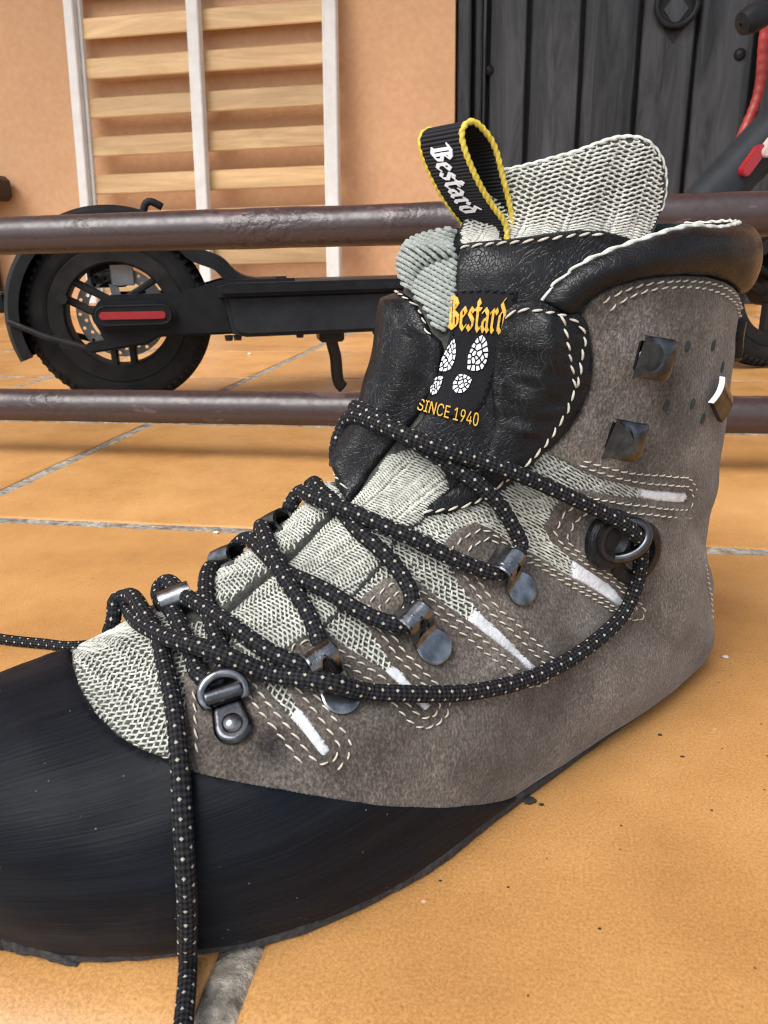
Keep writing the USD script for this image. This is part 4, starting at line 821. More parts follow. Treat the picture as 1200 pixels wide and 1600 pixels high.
excl = NFLAP.buffer(0.0058).union(PM([(838,700),(866,672),(880,692),(864,716)])).union(PM([(905,480),(935,490),(940,560),(935,620),(895,680),(870,692),(845,700),(880,640)]))
rand_out = RAND.buffer(0.0062).difference(PM([(284,1085),(322,1085),(322,1192),(284,1192)]))
for d in (0.0024, 0.0050):
    b = SUEDE.buffer(-d).boundary.intersection(mask).difference(excl).difference(rand_out)
    b = shapely.line_merge(b) if hasattr(b, 'geoms') else b
    for i, ln in enumerate(getattr(b, 'geoms', [b])):
        if ln.length > 0.008: stitches(su, dens(np.array(ln.coords), 0.0006, closed=False), 0.0016, seed=i)
def sline(pts): 
    a = VQ(pts) * [MV, MQ]; P, _ = spline(np.c_[a, 0 * a[:, 0]], 0.0006); return P[:, :2]
def flap_h(P, extra, prof, disp): 
    d = shapely.distance(P.boundary, shapely.points(np.asarray(extra))); return prof(d) + disp(np.asarray(extra) / [MV, MQ], d) + 0.0003
for pts in ([(789,496),(800,490),(815,485),(835,485),(855,488),(872,491),(890,498),(903,510),(909,527),(907,545),(903,565),(899,585),(894,605),(888,618),(880,640),(868,662),(855,682),(843,697),(828,714),(808,732),(780,755),(760,771),(735,786),(700,797),(660,803),(625,805)],
            [(872,491),(876,512),(881,537),(886,562),(890,585),(893,603)]):
    l = sline(pts); stitches(nf, l, flap_h(NFLAP, l, sheet_prof(0.0021, 0.0010), flap_disp), seed=3, L=0.0029, r=0.00036)
l = sline([(722,389),(760,384),(800,380),(850,374),(900,367),(932,366),(955,374)]); stitches(tg, l, 0.0014 + wr2(l / [MV, MQ], l[:, 0]), seed=4, L=0.0029, r=0.00034)
for pts in ([(618,455),(632,461),(648,474),(660,490),(668,507),(675,523),(688,532)], [(541,712),(531,726),(533,742),(540,757),(549,772)]):
    l = sline(pts); stitches(ff, l, flap_h(FFLAP, l, sheet_prof(0.0021, 0.0010), flap_disp2), seed=5, L=0.003)
l = sline([(1094,880),(1100,910),(1105,945),(1107,975)]); stitches(su, l, 0.0018, seed=8)

# ---- pinholes, tag and back tab on the cuff
def frame(px, py, dx, dy, h):
    a, b = at(VQ([(px, py)]), h)[0], at(VQ([(px + dx, py + dy)]), h)[0]; vq = VQ([(px, py)])[0]; n = normal(vq[0:1], vq[1:2])[0]
    e1 = b - a; e1 -= n * (e1 @ n); e1 /= np.linalg.norm(e1); return a, e1, np.cross(n, e1), n
def place(m, fr):
    o, e1, e2, n = fr; V = np.asarray(m.vertices); return trimesh.Trimesh(o + V[:, :1] * e1 + V[:, 1:2] * e2 + V[:, 2:] * n, m.faces, process=False)
for px, py in ((1067, 540), (1107, 538), (1121, 572), (1035, 632), (1075, 629), (1091, 652)):
    e = trimesh.creation.icosphere(2); e.apply_scale((0.0012, 0.0018, 0.00035)); part(su, 'vent_hole', place(e, frame(px, py, 8, 3, 0.0016)), M['lining_dark'], smooth=True)
def finer(m, L):
    v, f = trimesh.remesh.subdivide_to_size(m.vertices, m.faces, L, max_iter=8); return trimesh.Trimesh(v, f, process=False)
fr = frame(1108, 622, 15, 46, 0.0012)
arc = [(b, 0.0022 - 45 * b * b) for b in np.linspace(-0.0046, 0.0046, 11)]
sec = Polygon(arc + [(b, h - 0.0015) for b, h in arc[::-1]])
tagm = extrude(sec, 0.0125); v = tagm.vertices; tagm = trimesh.Trimesh(np.c_[v[:, 2] - 0.0062, v[:, 0], v[:, 1] + 0.0022], tagm.faces, process=False)
tagp = part(boot, 'metal_tag', place(tagm, fr), M['hook'], smooth=30)
endm = extrude(sec.buffer(0.0001), 0.0004); v = endm.vertices; endm = trimesh.Trimesh(np.c_[v[:, 2] - 0.0067, v[:, 0], v[:, 1] + 0.0022], endm.faces, process=False)
part(tagp, 'tag_end', place(endm, fr), M['print_white'], smooth=False)
bt = PM([(1146,497),('d',1150,500,0,.03),('d',1148,540,0,.04),('d',1144,562,0,.03),(1140,560),(1141,525)])
lay(boot, 'back_tab', bt, sheet_prof(0.0038, 0.0008, low=0.001), M['leather'], step=0.0012)

# ---- label with its lettering
lb = lay(boot, 'tongue_label', LABEL, sheet_prof(0.0016, 0.0006), M['label'], step=0.0012)
e = shapely.LineString(np.array(LABEL.exterior.coords)); l = np.array(LABEL.buffer(-0.0012).exterior.coords)
stitches(lb, dens(l[:-1], 0.0006), 0.0017, M['webbing'], L=0.0016, gap=0.0006, r=0.00025, seed=9)
def stroke(pts, w=0.16, ang=40):
    """broad-nib pen stroke"""
    nib = np.array([math.cos(math.radians(ang)), math.sin(math.radians(ang))]) * w / 2; ps = np.array(pts, float); out = []
    for a, b in zip(ps[:-1], ps[1:]): out.append(Polygon([a - nib, a + nib, b + nib, b - nib]).buffer(0.018))
    return shapely.union_all(out)
BLACK = {'B': [[(0.15, 1.0), (0.15, 0.12), (0.3, 0)], [(-0.05, 0.95), (0.2, 1.08), (0.5, 1.0), (0.62, 0.82), (0.35, 0.58)], [(0.35, 0.58), (0.66, 0.42), (0.62, 0.15), (0.3, 0.0), (0.05, 0.1)], [(0.38, 0.95), (0.38, 0.1)]],
 'e': [[(0.1, 0.6), (0.1, 0.12), (0.26, 0.0), (0.42, 0.12)], [(0.1, 0.6), (0.28, 0.72), (0.42, 0.56), (0.12, 0.36)]],
 's': [[(0.4, 0.62), (0.22, 0.72), (0.1, 0.56), (0.4, 0.3), (0.36, 0.1), (0.2, 0.0), (0.05, 0.12)]],
 't': [[(0.16, 1.0), (0.16, 0.12), (0.3, 0.0), (0.4, 0.1)], [(0.0, 0.7), (0.36, 0.7)], [(0.16, 1.0), (0.28, 0.86)]],
 'a': [[(0.06, 0.62), (0.22, 0.72), (0.4, 0.58), (0.4, 0.1), (0.52, 0.0)], [(0.4, 0.42), (0.12, 0.34), (0.1, 0.12), (0.22, 0.0), (0.4, 0.14)]],
 'r': [[(0.0, 0.62), (0.14, 0.7), (0.14, 0.1), (0.26, 0.0)], [(0.14, 0.58), (0.32, 0.72), (0.42, 0.6)]],
 'd': [[(0.3, 1.05), (0.14, 0.92), (0.42, 0.62), (0.44, 0.1), (0.28, 0.0)], [(0.3, 0.7), (0.1, 0.56), (0.1, 0.12), (0.28, 0.0)]]}
ADV = {'B': 0.78, 'e': 0.52, 's': 0.52, 't': 0.46, 'a': 0.62, 'r': 0.5, 'd': 0.56}
def blackletter(word):
    x, out = 0.0, []
    for ch in word: out.append(affinity.translate(shapely.union_all([stroke(s) for s in BLACK[ch]]), x, 0)); x += ADV[ch]
    return out, x - 0.04
def quad_map(quad):
    q = np.array(quad, float)                           # TL, TR, BR, BL
    def f(xy):
        u, w = xy[:, :1], 1 - xy[:, 1:2]; return (q[0] * (1 - u) + q[1] * u) * (1 - w) + (q[3] * (1 - u) + q[2] * u) * w
    return f
def print_on(parent, name, poly, f, h, t, mat, label=None):
    m = finer(extrude(poly, 1.0), 0.25); px = f(m.vertices[:, :2]); vq = hits(px); ok = ~np.isnan(vq[:, 0])
    if not ok.all(): vq[~ok] = vq[ok].mean(0)
    part(parent, name, trimesh.Trimesh(at(vq, h + t * m.vertices[:, 2]), m.faces, process=False), mat, smooth=False, label=label)
gl, wtot = blackletter('Bestard'); f = quad_map([(706, 466), (795, 468), (786, 520), (704, 513)])
for gph in gl: print_on(lb, 'yellow_letter', affinity.scale(gph, 1 / wtot, 1 / 1.08, origin=(0, 0)), f, 0.0016, 0.0005, M['thread_gold'])
tm_ = meshkit.text_mesh('SINCE 1940', 1.0, 0.2); b0, b1 = tm_.bounds; f = quad_map([(660, 623), (748, 645), (745, 666), (655, 641)])
m = finer(tm_, 0.4); xy = (m.vertices[:, :2] - b0[:2]) / (b1 - b0)[:2]; vq = hits(f(xy))
part(lb, 'yellow_lettering', trimesh.Trimesh(at(vq, 0.0017 + 0.0004 * (m.vertices[:, 2] - b0[2]) / 0.2), m.faces, process=False), M['thread_gold'], smooth=False)
def sole_print(shape, n, seed):
    g = np.random.default_rng(seed); x0, y0, x1, y1 = shape.bounds; pts = []
    edge = shape.buffer(-0.10); ring = [edge.exterior.interpolate(t, normalized=True) for t in np.linspace(0, 1, n, endpoint=False)]
    while len(pts) < n // 2:
        p = Point(g.uniform(x0, x1), g.uniform(y0, y1))
        if shape.buffer(-0.24).contains(p) and all(p.distance(q) > 0.15 for q in pts): pts.append(p)
        elif g.random() < 0.002: break
    vor = shapely.voronoi_polygons(shapely.MultiPoint(ring + pts), extend_to=shape)
    return shapely.union_all([c.intersection(shape).buffer(-0.05).buffer(0.015) for c in vor.geoms])
fore = Polygon([(0.08, 0.05), (0.22, 0.0), (0.5, 0.0), (0.78, 0.1), (0.95, 0.4), (1.0, 0.75), (0.85, 1.15), (0.6, 1.38), (0.35, 1.3), (0.12, 1.0), (0.0, 0.55)]).buffer(0.05)
heel = Polygon([(0.05, 0.9), (0.3, 1.0), (0.62, 1.0), (0.92, 0.9), (0.95, 0.45), (0.8, 0.12), (0.5, 0.0), (0.2, 0.12), (0.02, 0.45)]).buffer(0.04)
for shp, hgt, quad, n, sd in ((fore, 1.4, [(740, 524), (766, 522), (760, 580), (729, 577)], 15, 1), (fore, 1.4, [(705, 531), (718, 529), (710, 580), (687, 580)], 13, 2), (heel, 1.0, [(718, 582), (741, 590), (727, 618), (702, 610)], 11, 3), (heel, 1.0, [(680, 592), (697, 586), (686, 619), (671, 616)], 10, 4)):
    print_on(lb, 'sole_print', affinity.scale(sole_print(shp, n, sd), 1, 1 / hgt, origin=(0, 0)), quad_map(quad), 0.0017, 0.0003, M['print_white'])

# ---- pull loop of woven ribbon
b0 = at(VQ([(791, 372)]), 0.0008)[0]; Wd = -BN * 0.0158 + BU * 0.002
edge_px = [(792,374),(790,352),(776,330),(756,300),(737,262),(724,226),(722,206),(728,194),(738,190),(750,197),(764,225),(776,265),(785,300),(792,332),(795,356),(796,374)]
E3 = np.array([on_plane(px, py, BN, b0 @ BN) for px, py in edge_px]); E3[10:] += -BU * 0.0015
E3, es = spline(E3, 0.0006)
th = 0.0009; T = np.gradient(E3, axis=0); T /= np.linalg.norm(T, axis=1, keepdims=True); NN = np.cross(T, Wd); NN /= np.linalg.norm(NN, axis=1, keepdims=True)
us = np.linspace(0, 1, 9); n_ = len(E3)
Vr, UVr = [], []
for sgn in (1, -1):
    for u in (us if sgn > 0 else us[::-1]): Vr.append(E3 + Wd * u + NN * sgn * th / 2); UVr.append(np.c_[es, np.full(n_, u * 0.02)])
Vr = np.stack(Vr, 1); UVr = np.stack(UVr, 1); k = Vr.shape[1]
pll = part(boot, 'pull_loop', trimesh.Trimesh(Vr.reshape(-1, 3), grid_faces(n_, k, True), process=False), M['webbing'], smooth=True, uv=UVr.reshape(-1, 2))
def braid_edge(Q, s, r, mat):
    k = 8; th_ = np.arange(k) / k * 2 * np.pi; T, A, B = frames(Q); rr = r * (1 + 0.22 * np.cos(th_[None] * 2 - s[:, None] / 0.0019 * 2 * np.pi)); V = Q[:, None] + rr[..., None] * (np.cos(th_)[None, :, None] * A[:, None] + np.sin(th_)[None, :, None] * B[:, None])
    part(pll, 'yellow_edging', trimesh.Trimesh(V.reshape(-1, 3), grid_faces(len(Q), k, True), process=False), mat, smooth=True)
M['yellow'] = mottled('yellow_thread', (.50, .36, .03), (.68, .53, .08), 400, 0.5, 0.0002, 2500)
braid_edge(E3, es, 0.00075, M['yellow']); braid_edge(E3 + Wd, es, 0.00075, M['yellow'])
i0 = int(np.argmin(np.linalg.norm(E3 - E3[0], axis=1) + 1e9 * (np.arange(n_) < 0)))
gl, wtot = blackletter('Bestard')
front_len = es[np.argmin(np.abs(es - es[-1] * 0.52))]   # front run of the loop, from its foot up to the crown
ia, ib = es[-1] * 0.415, es[-1] * 0.135
outw = NN if ((NN[n_ // 4] @ BU) > 0) else -NN
for gph in gl:
    m = finer(extrude(affinity.scale(gph, 1 / wtot, 1 / 1.08, origin=(0, 0)), 1.0), 0.2)
    s = ia + (ib - ia) * m.vertices[:, 0]; u = 0.72 - 0.46 * m.vertices[:, 1]
    C = np.stack([np.interp(s, es, E3[:, j]) for j in range(3)], 1); O = np.stack([np.interp(s, es, outw[:, j]) for j in range(3)], 1)
    part(pll, 'silver_letter', trimesh.Trimesh(C + Wd * u[:, None] + O * (th / 2 + 0.0001 + 0.0003 * m.vertices[:, 2])[:, None], m.faces, process=False), M['print_white'], smooth=False)

# ---- hooks and rings
def strip(prof, half, t, fr, n=9, notch=0.0):
    """metal strip bent along (a, h), width given along it"""
    P, s = spline(np.c_[np.array(prof), np.zeros(len(prof))], 0.0006); T = np.gradient(P, axis=0); T /= np.linalg.norm(T, axis=1, keepdims=True); Nn = np.c_[-T[:, 1], T[:, 0]]
    hw = np.interp(np.linspace(0, 1, len(P)), np.linspace(0, 1, len(half)), half); b = np.linspace(-1, 1, n); rows = []
    crown = -0.0011 * np.maximum(0, (np.abs(b) - 0.5) / 0.5)
    for sg in (1, -1):
        for bb, cr in (zip(b, crown) if sg > 0 else zip(b[::-1], crown[::-1])): rows.append(np.c_[P[:, 0] + Nn[:, 0] * (sg * t / 2) + notch * np.clip((np.linspace(0, 1, len(P)) - 0.62) / 0.38, 0, 1) ** 1.5 * (bb * bb - 0.75), bb * hw * (0.94 if sg > 0 else 1.0), P[:, 1] + Nn[:, 1] * (sg * t / 2) + cr * np.clip((np.linspace(0, 1, len(P)) - 0.4) / 0.2, 0, 1)])
    V = np.stack(rows, 1); m = trimesh.Trimesh(V.reshape(-1, 3), grid_faces(len(P), V.shape[1], True), process=False)
    k = V.shape[1]; caps = [[0, j, j + 1] for j in range(1, k - 1)] + [[(len(P) - 1) * k, (len(P) - 1) * k + j + 1, (len(P) - 1) * k + j] for j in range(1, k - 1)]
    return place(trimesh.Trimesh(m.vertices, np.vstack([m.faces, caps]), process=False), fr)
mm = 0.001
for px, py in ((1008, 556), (966, 680)):
    fr = frame(px, py, -20, -3, 0.0014)
    h = part(boot, 'speed_hook', strip(np.array([(5.0, 0.5), (2, 0.5), (-1.5, 0.6), (-4.0, 1.6), (-5.0, 3.8), (-4.2, 6.4), (-1.2, 7.6), (2.0, 6.9), (4.2, 5.9), (6.6, 6.6), (7.6, 8.0)]) * mm * 0.92, np.array([4.6, 5.0, 5.2, 5.8, 6.4, 6.6, 6.6, 6.5, 6.6, 6.9]) * mm * 0.9, 0.9 * mm, fr, notch=0.0072), M['hook'], smooth=22)
    part(h, 'rivet', place(dome_mesh((0.0024, 0, 0.0008), 0.0020, 0.0012, (0, 0, 1)), fr), M['hook_bright'], smooth=True)
hole = Polygon([(-0.2, -2.2), (-0.2, 2.2), (0.8, 2.0), (3.4, 0.6), (3.6, 0.0), (3.4, -0.6), (0.8, -2.0)]).buffer(0.35)
plate2d = Point(-6.2, 0).buffer(5.9, 24).union(Polygon([(-6, -5.6), (-6, 5.6), (-1, 4.9), (3, 5.1), (9.6, 4.7), (10.4, 3.6), (10.4, -3.6), (9.6, -4.7), (3, -5.1), (-1, -4.9)])).buffer(0.5).buffer(-0.5).difference(hole)
def ah(a): return np.interp(a, [-20, -2.6, -0.8, 0.6, 2.6, 4.6, 6.6, 8.4, 9.6, 11], [0.4, 0.4, 1.6, 3.9, 6.6, 7.9, 7.6, 6.2, 3.6, 0.0])
for px, py, dx, dy in ((790, 902, -27, -27), (653, 989, -27, -27), (512, 1064, -24, -30)):
    fr = frame(px, py, dx, dy, 0.0014); m = finer(extrude(plate2d, 1.1), 0.8); v = m.vertices.copy()
    a = v[:, 0]; hh = ah(a); sl = (ah(a + 0.1) - ah(a - 0.1)) / 0.2; cz = v[:, 2] - 0.55
    edge = np.clip(shapely.distance(plate2d.boundary, shapely.points(v[:, :2])) / 0.5, 0, 1); cz = np.where(cz > 0, cz - 0.25 * (1 - edge), cz)
    v = np.c_[a - cz * sl / np.sqrt(1 + sl ** 2), v[:, 1], hh + cz / np.sqrt(1 + sl ** 2) + 0.4] * mm * [.86, .86, 1]
    part(boot, 'lace_hook', place(trimesh.Trimesh(v, m.faces, process=False), fr), M['hook_bright'], smooth=30)
# far side hooks that show over the instep
for px, py in ((366, 887), (447, 828), (286, 950)):
    o = at(VQ([(px, py + 6)]), 0.005)[0]; dd = np.array(ground(px + 20, py - 14) - ground(px, py)); ax = at(VQ([(px + 14, py - 6 + 6)]), 0.005)[0] - o; ax /= np.linalg.norm(ax)
    part(boot, 'far_lace_hook', lathe([(0.0026, -0.0045), (0.0036, -0.0045), (0.0038, 0), (0.0036, 0.0045), (0.0026, 0.0045)], o, ax, 20), M['hook_bright'], smooth=40)
# D-ring with riveted plate near the toe
fr = frame(358, 1112, -8, -30, 0.0014)
pt = Point(-5.6, 0).buffer(5.6, 24).union(Polygon([(-5.6, -5.6), (-5.6, 5.6), (2.0, 4.6), (2.0, -4.6)])).buffer(-0.3).buffer(0.3)
m = finer(extrude(pt, 1.2), 1.2); ed = np.clip(shapely.distance(pt.boundary, shapely.points(m.vertices[:, :2])) / 0.9, 0, 1); v = np.c_[m.vertices[:, :2], np.where(m.vertices[:, 2] > 0.6, 0.5 + 0.9 * ed, 0) + 0.1] * mm * [.84, .84, 1]
dr = part(boot, 'd_ring_anchor', place(trimesh.Trimesh(v, m.faces, process=False), fr), M['hook'], smooth=40)
part(dr, 'rivet', place(dome_mesh((-0.0046, 0, 0.0012), 0.0027, 0.0021, (0, 0, 1)), fr), M['hook_bright'], smooth=True)
o, e1, e2, n = fr
part(dr, 'hinge_roll', lathe([(0.0004, -0.0046), (0.0020, -0.0046), (0.0023, -0.0041), (0.0023, 0.0041), (0.0020, 0.0046), (0.0004, 0.0046)], o + e1 * 0.0030 + n * 0.0026, e2, 20), M['hook'], smooth=40)
aa = np.linspace(-0.5 * np.pi - 0.55, 0.5 * np.pi + 0.55, 24); rp = [o + e1 * (0.0034 + 0.0040 * math.cos(t)) + e2 * (0.0054 * math.sin(t)) + n * (0.0030 + 0.0022 * math.cos(t)) for t in aa]
rp = [o + e1 * 0.0030 + e2 * -0.004 + n * 0.0026] + rp + [o + e1 * 0.0030 + e2 * 0.004 + n * 0.0026]
part(dr, 'd_ring', tube(spline(np.array(rp), 0.0006)[0], 0.00125, 12), M['hook_bright'], smooth=True)
# ankle lock: leather washers with a steel ring standing on them
fr = frame(958, 847, 32, 16, 0.0027); o, e1, e2, n = fr
def washer(cx, r0, r1, h, name, mat):
    part(boot, name, place(lathe([(r0, 0.0), (r0 + 0.0008, h), (r1 - 0.0012, h), (r1, h * 0.55), (r1, 0.0)], (cx, 0, 0), (0, 0, 1), 40), fr), mat, smooth=35)
washer(-0.0052, 0.0030, 0.0098, 0.0030, 'leather_washer', M['leather']); washer(0.0082, 0.0062, 0.0106, 0.0018, 'leather_washer', M['leather'])
part(boot, 'washer_disc', place(lathe([(0.0001, 0.0004), (0.0052, 0.0005), (0.0055, 0.0), (0.0001, -0.0004)], (0.0082, 0, 0.0004), (0, 0, 1), 30), fr), M['suede'], smooth=35)
part(boot, 'ring_seat', place(lathe([(0.0001, 0.0012), (0.0035, 0.0012), (0.0050, 0.0032), (0.0062, 0.0032), (0.0064, 0.0)], (-0.0062, 0, 0.0010), (0, 0, 1), 36, closed=False), fr), M['iron'], smooth=35)
rp = np.array([at(VQ([(975 + (x - 975) * 0.88 - 20, 838 + (y - 838) * 0.88)]), hh * 0.8 + 0.0005)[0] for x, y, hh in ((950,866,.0030), (960,868,.0058), (975,860,.0092), (989,846,.0108), (999,830,.0108), (1003,816,.0098), (999,806,.0080), (990,804,.0062), (979,810,.0044), (970,818,.0028))])
part(boot, 'lock_ring', tube(spline(rp, 0.0005)[0], 0.0017, 14), M['hook'], smooth=True)

# ---- sole edge
v_ = np.r_[np.linspace(0.0, 0.6, 12), np.linspace(0.7, 11.95, 160)]
nr = surf(v_, np.full(len(v_), 1.0)); fa = surf(v_, np.full(len(v_), -1.0)); outl = np.vstack([nr[:, :2], fa[::-1, :2]])
foot = Polygon(outl).buffer(0.003).buffer(-0.003); foot = max(getattr(foot, 'geoms', [foot]), key=lambda g: g.area)
c = np.array(foot.buffer(0.0029).exterior.coords)[:-1]; c = dens(c, 0.0012)
g_ = np.random.default_rng(3); w_ = (meshkit.noise(np.c_[c * 260, 0 * c[:, 0]], 3) - 0.5) * 0.0004 + (meshkit.noise(np.c_[c * 900, 0 * c[:, 0]], 4) - 0.5) * 0.0002
ctr = c.mean(0); nrm = (c - np.roll(c, 1, 0)); nrm = np.c_[nrm[:, 1], -nrm[:, 0]]; nrm /= np.linalg.norm(nrm, axis=1, keepdims=True)
if ((c - ctr) * nrm).sum() < 0: nrm = -nrm
rings = []
for off, z in ((-0.004, 0.0003), (-0.0004, 0.0003), (0.0, 0.0008), (0.0002, 0.0034), (-0.0005, 0.0044), (-0.004, 0.0050)):
    rings.append(np.c_[c + nrm * (off + w_)[:, None], np.full(len(c), z) + (w_ * 0.5 if z > 0.002 else 0)])
V = np.vstack(rings); F = grid_faces(6, len(c), True); k = len(c)
bot = trimesh.creation.triangulate_polygon(foot.buffer(-0.0015), engine='earcut'); bm = trimesh.Trimesh(np.c_[bot[0], np.full(len(bot[0]), 0.0004)], bot[1], process=False)
sl = part(boot, 'bare_sole', cat([trimesh.Trimesh(V, F, process=False), bm]), M['sole'], smooth=35)
# thicker torn-off remnant of the outsole around the toe
k0 = VQ([(128, 1470)])[0][0]; vv = np.linspace(0.0, k0, 60); e = surf(vv, np.full(60, 1.0)); e2_ = surf(np.linspace(0, 4, 40), np.full(40, -1.0))
path = np.vstack([e2_[::-1][:-1], e]); P, s = spline(path, 0.0012); T = np.gradient(P, axis=0); T /= np.linalg.norm(T, axis=1, keepdims=True); on = np.c_[T[:, 1], -T[:, 0], 0 * T[:, 0]]
on *= np.where(((P - np.r_[ctr, 0]) * on).sum(1)[:, None] < 0, -1, 1); jg = (meshkit.noise(P * 700, 3) - 0.5) * 0.0014
top = 0.0078 + (meshkit.noise(P * 200, 6) - 0.5) * 0.0010; end = np.clip((s[-1] - s) / 0.009, 0.05, 1)
V = np.stack([P * [1, 1, 0] + on * (a + (jg if a[0] > 0 else 0))[:, None] + np.array([0, 0, 1]) * (z * top * end + 0.0002)[:, None] for a, z in ((-0.002 + 0 * s, 0.0), (0.0026 + 0 * s, 0.0), (0.0040 + 0 * s, 0.25), (0.0042 + 0 * s, 0.72), (0.0034 + 0 * s, 0.98), (-0.002 + 0 * s, 1.0))], 1)
part(sl, 'sole_remnant', trimesh.Trimesh(V.reshape(-1, 3), grid_faces(len(P), 6, True), process=False), M['sole'], smooth=40)

# ---- laces
LR = 0.00225
def lace(path, name='lace', label=None, r=LR, flat=None):
    pts, spec = [], []
    for p in path:
        if p[0] == 'g': pts.append(ground(p[1], p[2], r * 1.02))
        elif p[0] == 'v': pts.append(at([(p[1], p[2])], p[3] + r)[0])
        elif p[0] == 'w': pts.append(np.array(p[1:4]))
        else:
            vq = hits([(p[0], p[1])])[0]
            if np.isnan(vq[0]): continue
            pts.append(at([vq], (p[2] if len(p) > 2 else 0.0016) + r)[0])
    P, s = spline(np.array(pts), 0.0004); P[:, 2] = np.maximum(P[:, 2], r * 1.0)
    k = 32; th_ = np.arange(k) / k * 2 * np.pi; T, A, B = frames(P); a = s[:, None] / 0.0030 * 2 * np.pi; w = th_[None] * 6
    rr = r * (1 + 0.085 * np.sin(a + w) * np.sin(a - w))
    wob = 1 + 0.05 * (meshkit.noise(np.c_[s * 90, 0 * s, 0 * s + len(path)], 2) - 0.5); rr = rr * wob[:, None]
    th2 = np.r_[th_, 2 * np.pi]; rr = np.c_[rr, rr[:, :1]]
    V = P[:, None] + rr[..., None] * (np.cos(th2)[None, :, None] * A[:, None] + np.sin(th2)[None, :, None] * B[:, None])
    UV = np.stack([np.repeat(s[:, None], k + 1, 1), np.repeat((th2 / (2 * np.pi))[None], len(s), 0)], -1)
    part(boot, name, trimesh.Trimesh(V.reshape(-1, 3), grid_faces(len(P), k + 1), process=False), M['lace'], smooth=True, uv=UV.reshape(-1, 2), label=label)
# top crossing to the third hook
lace([('d_', 0, 0)] and [(572,668,.000),(566,655,.003),(572,645,.0045),(590,655,.0045),(612,669,.0045),(650,696,.0040),(690,722,.0036),(725,745,.0036),(755,770,.0034),(778,798,.0030),(792,825,.0030),(797,850,.0034),(790,872,.0036),(778,888,.0030),(765,900,.0024)])
# long strand through the ankle ring, sweeping back to the toe
lace([(540,735,.0010),(537,712,.003),(541,692,.0045),(555,678,.005),(580,672,.0050),(612,680,.0056),(645,694,.0074),(690,708,.0070),(735,718,.0050),(780,731,.0046),(830,750,.0036),(880,773,.0034),(925,795,.0044),(955,815,.0056),(975,838,.0050),(981,858,.0034),(983,885,.0022),(975,920,.0018),(958,955,.0017),(925,990,.0017),(880,1022,.0017),(830,1048,.0017),(770,1068,.0017),(700,1081,.0017),(620,1086,.0017),(560,1085,.0020),(515,1081,.0050),(470,1074,.0040),(420,1066,.0026),(370,1056,.0058),(325,1043,.0066),(290,1029,.0054),(255,1008,.0030),(225,985,.0012),(204,966,.0010),(196,952,.0030),(204,940,.0030),(214,938,.0005),('v',4.9,-.42,0)])
# strand over the toe to the loose end hanging over the rand on to the tiles
end_px = [('v',4.1,-.50,0),(176,960,.0005),(173,951,.0030),(184,941,.0050),(203,946,.0050),(222,962,.0046),(240,982,.0040),(254,1005,.0016),(261,1032,.0008),(268,1062,.0012),(276,1095,.0014),(283,1135,.0018),(288,1180,.0024),(291,1230,.0026),(293,1290,.0026),(295,1350,.0026),(296,1410,.0026),(295,1450,.0030)]
lace(end_px + [('g',294,1505),('g',292,1540),('g',289,1575),('g',285,1615)], label='loose lace end hanging over the black toe')
# first hook strands
lace([('v',5.5,-.45,0),(258,952,.0010),(261,940,.0034),(274,938,.0040),(292,948,.0034),(315,962,.0030),(345,980,.0030),(378,1003,.0032),(410,1027,.0034),(438,1042,.0034),(462,1050,.0034),(484,1053,.0030),(500,1050,.0024)])
lace([('v',6.9,-.42,0),(346,902,.0020),(338,912,.0026),(331,935,.0022),(331,962,.0018),(337,990,.0010),(346,1016,.0010),(354,1040,.0010),(352,1066,.0020),(338,1079,.0026),(322,1072,.0020),(312,1056,.0010),(304,1028,.0010),(292,1000,.0010),(278,972,.0012),(264,955,.0008),('v',5.6,-.40,0)])
# second pair
lace([('v',7.4,-.42,0),(420,862,.0015),(418,848,.0034),(428,848,.0046),(437,870,.0046),(448,903,.0044),(462,933,.0036),(482,965,.0026),(494,998,.0026),(499,1022,.0030),(494,1040,.0026)])
lace([(362,890,.0020),(380,876,.0036),(403,868,.0040),(426,880,.0020),(452,903,.0008),(483,921,.0024),(517,937,.0026),(550,958,.0026),(582,974,.0028),(608,981,.0032),(630,981,.0030),(648,975,.0022)])
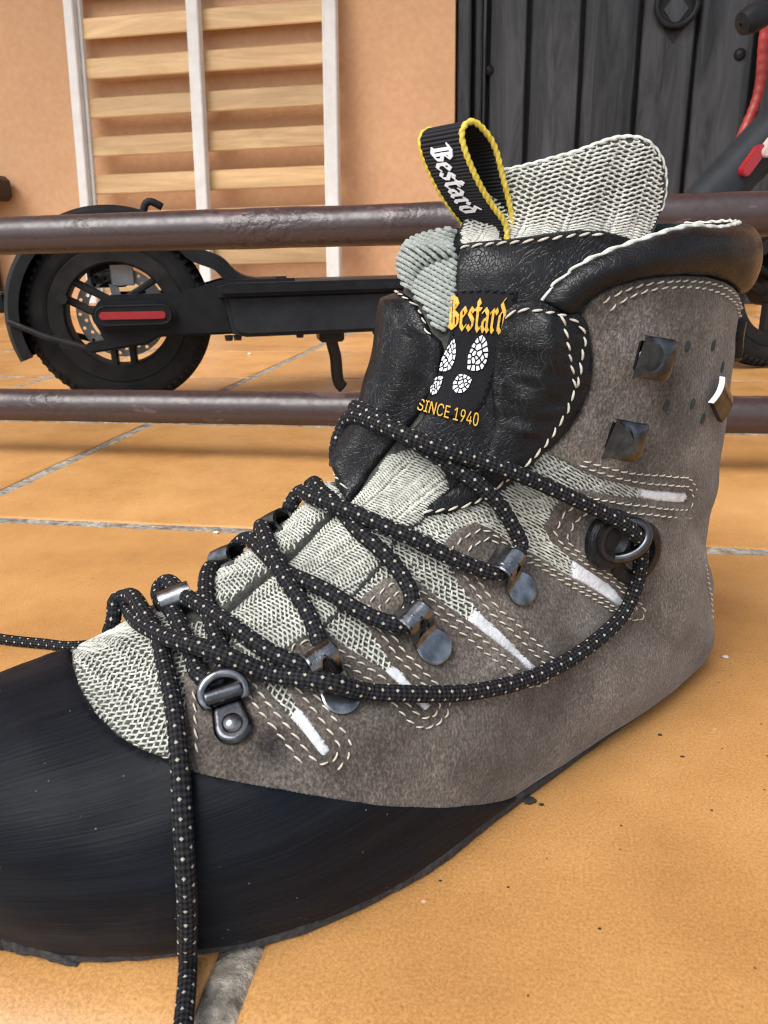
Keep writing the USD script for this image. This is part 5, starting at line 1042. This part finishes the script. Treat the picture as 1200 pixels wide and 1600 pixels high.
# third pair
lace([('v',8.6,-.42,0),(462,812,.0020),(465,800,.0036),(484,791,.0046),(510,797,.0046),(540,807,.0042),(575,820,.0036),(612,836,.0030),(650,853,.0030),(690,874,.0030),(725,889,.0032),(755,898,.0034),(780,893,.0026)])
lace([('v',9.2,-.42,0),(490,776,.0020),(489,763,.0036),(500,766,.0036),(514,779,.0026),(534,797,.0012),(555,826,.0010),(578,852,.0022),(600,873,.0024),(619,898,.0026),(632,922,.0030),(636,944,.0034),(630,962,.0028)])
# the other loose end lying on the tiles behind the toe
gl_ = [('g',-45,990),('g',0,998),('g',40,1003),('g',80,1007),('g',115,1010)]
q = ground(150, 1010, LR); r_ = W3(np.array(.262), np.array(-.075), np.array(.006))
lace(gl_ + [('w', *q), ('w', *r_), ('v',4.5,-.72,.001), ('v',4.7,-.55,.001), ('v',4.75,-.42,.001)], label='loose lace end lying on the tiles behind the toe')

# ------------------------------------------------------------------ crumbs and specks on the tiles
for i, (px, py, sz) in enumerate(((826, 1250, .0022), (846, 1257, .0008), (1031, 1148, .0007), (1066, 1182, .0006), (1112, 1266, .0004), (937, 1451, .00045), (688, 1376, .0004), (794, 1386, .0004))):
    m = trimesh.creation.icosphere(2); g = np.random.default_rng(i); m.vertices *= 1 + g.normal(0, 0.16, (len(m.vertices), 1)); m.apply_scale((sz, sz * 0.7, sz * 0.4)); m.apply_translation(ground(px, py, sz * 0.3))
    single('dark_crumb', m, M['crumb'], 'largest dark crumb on the tile beside the boot' if i == 0 else ('', 'dark speck just right of the largest crumb', 'dark speck on the tile below the boot heel', 'dark speck on the bare tile right of the heel', 'dark speck near the right edge of the photo', 'dark speck lowest on the foreground tile', 'dark speck nearest to the sole edge', 'dark speck on the tile below the largest crumb')[i], 'crumb', smooth=60, group=None if i == 0 else 'dark specks on the foreground tile')
for i, (px, py, sz) in enumerate(((390, 553, .0035), (1133, 1026, .0012), (338, 832, .0018))):
    m = trimesh.creation.icosphere(2); g = np.random.default_rng(50 + i); m.vertices *= 1 + g.normal(0, 0.14, (len(m.vertices), 1)); m.apply_scale((sz, sz * 0.8, sz * 0.5)); m.apply_translation(ground(px, py, sz * 0.4))
    single('pale_crumb', m, M['white_crumb'], ('pale pebble on the tiles under the scooter deck', 'white speck on the tile right of the boot heel', 'white grit at the grout line left of the boot')[i], 'crumb', smooth=60)
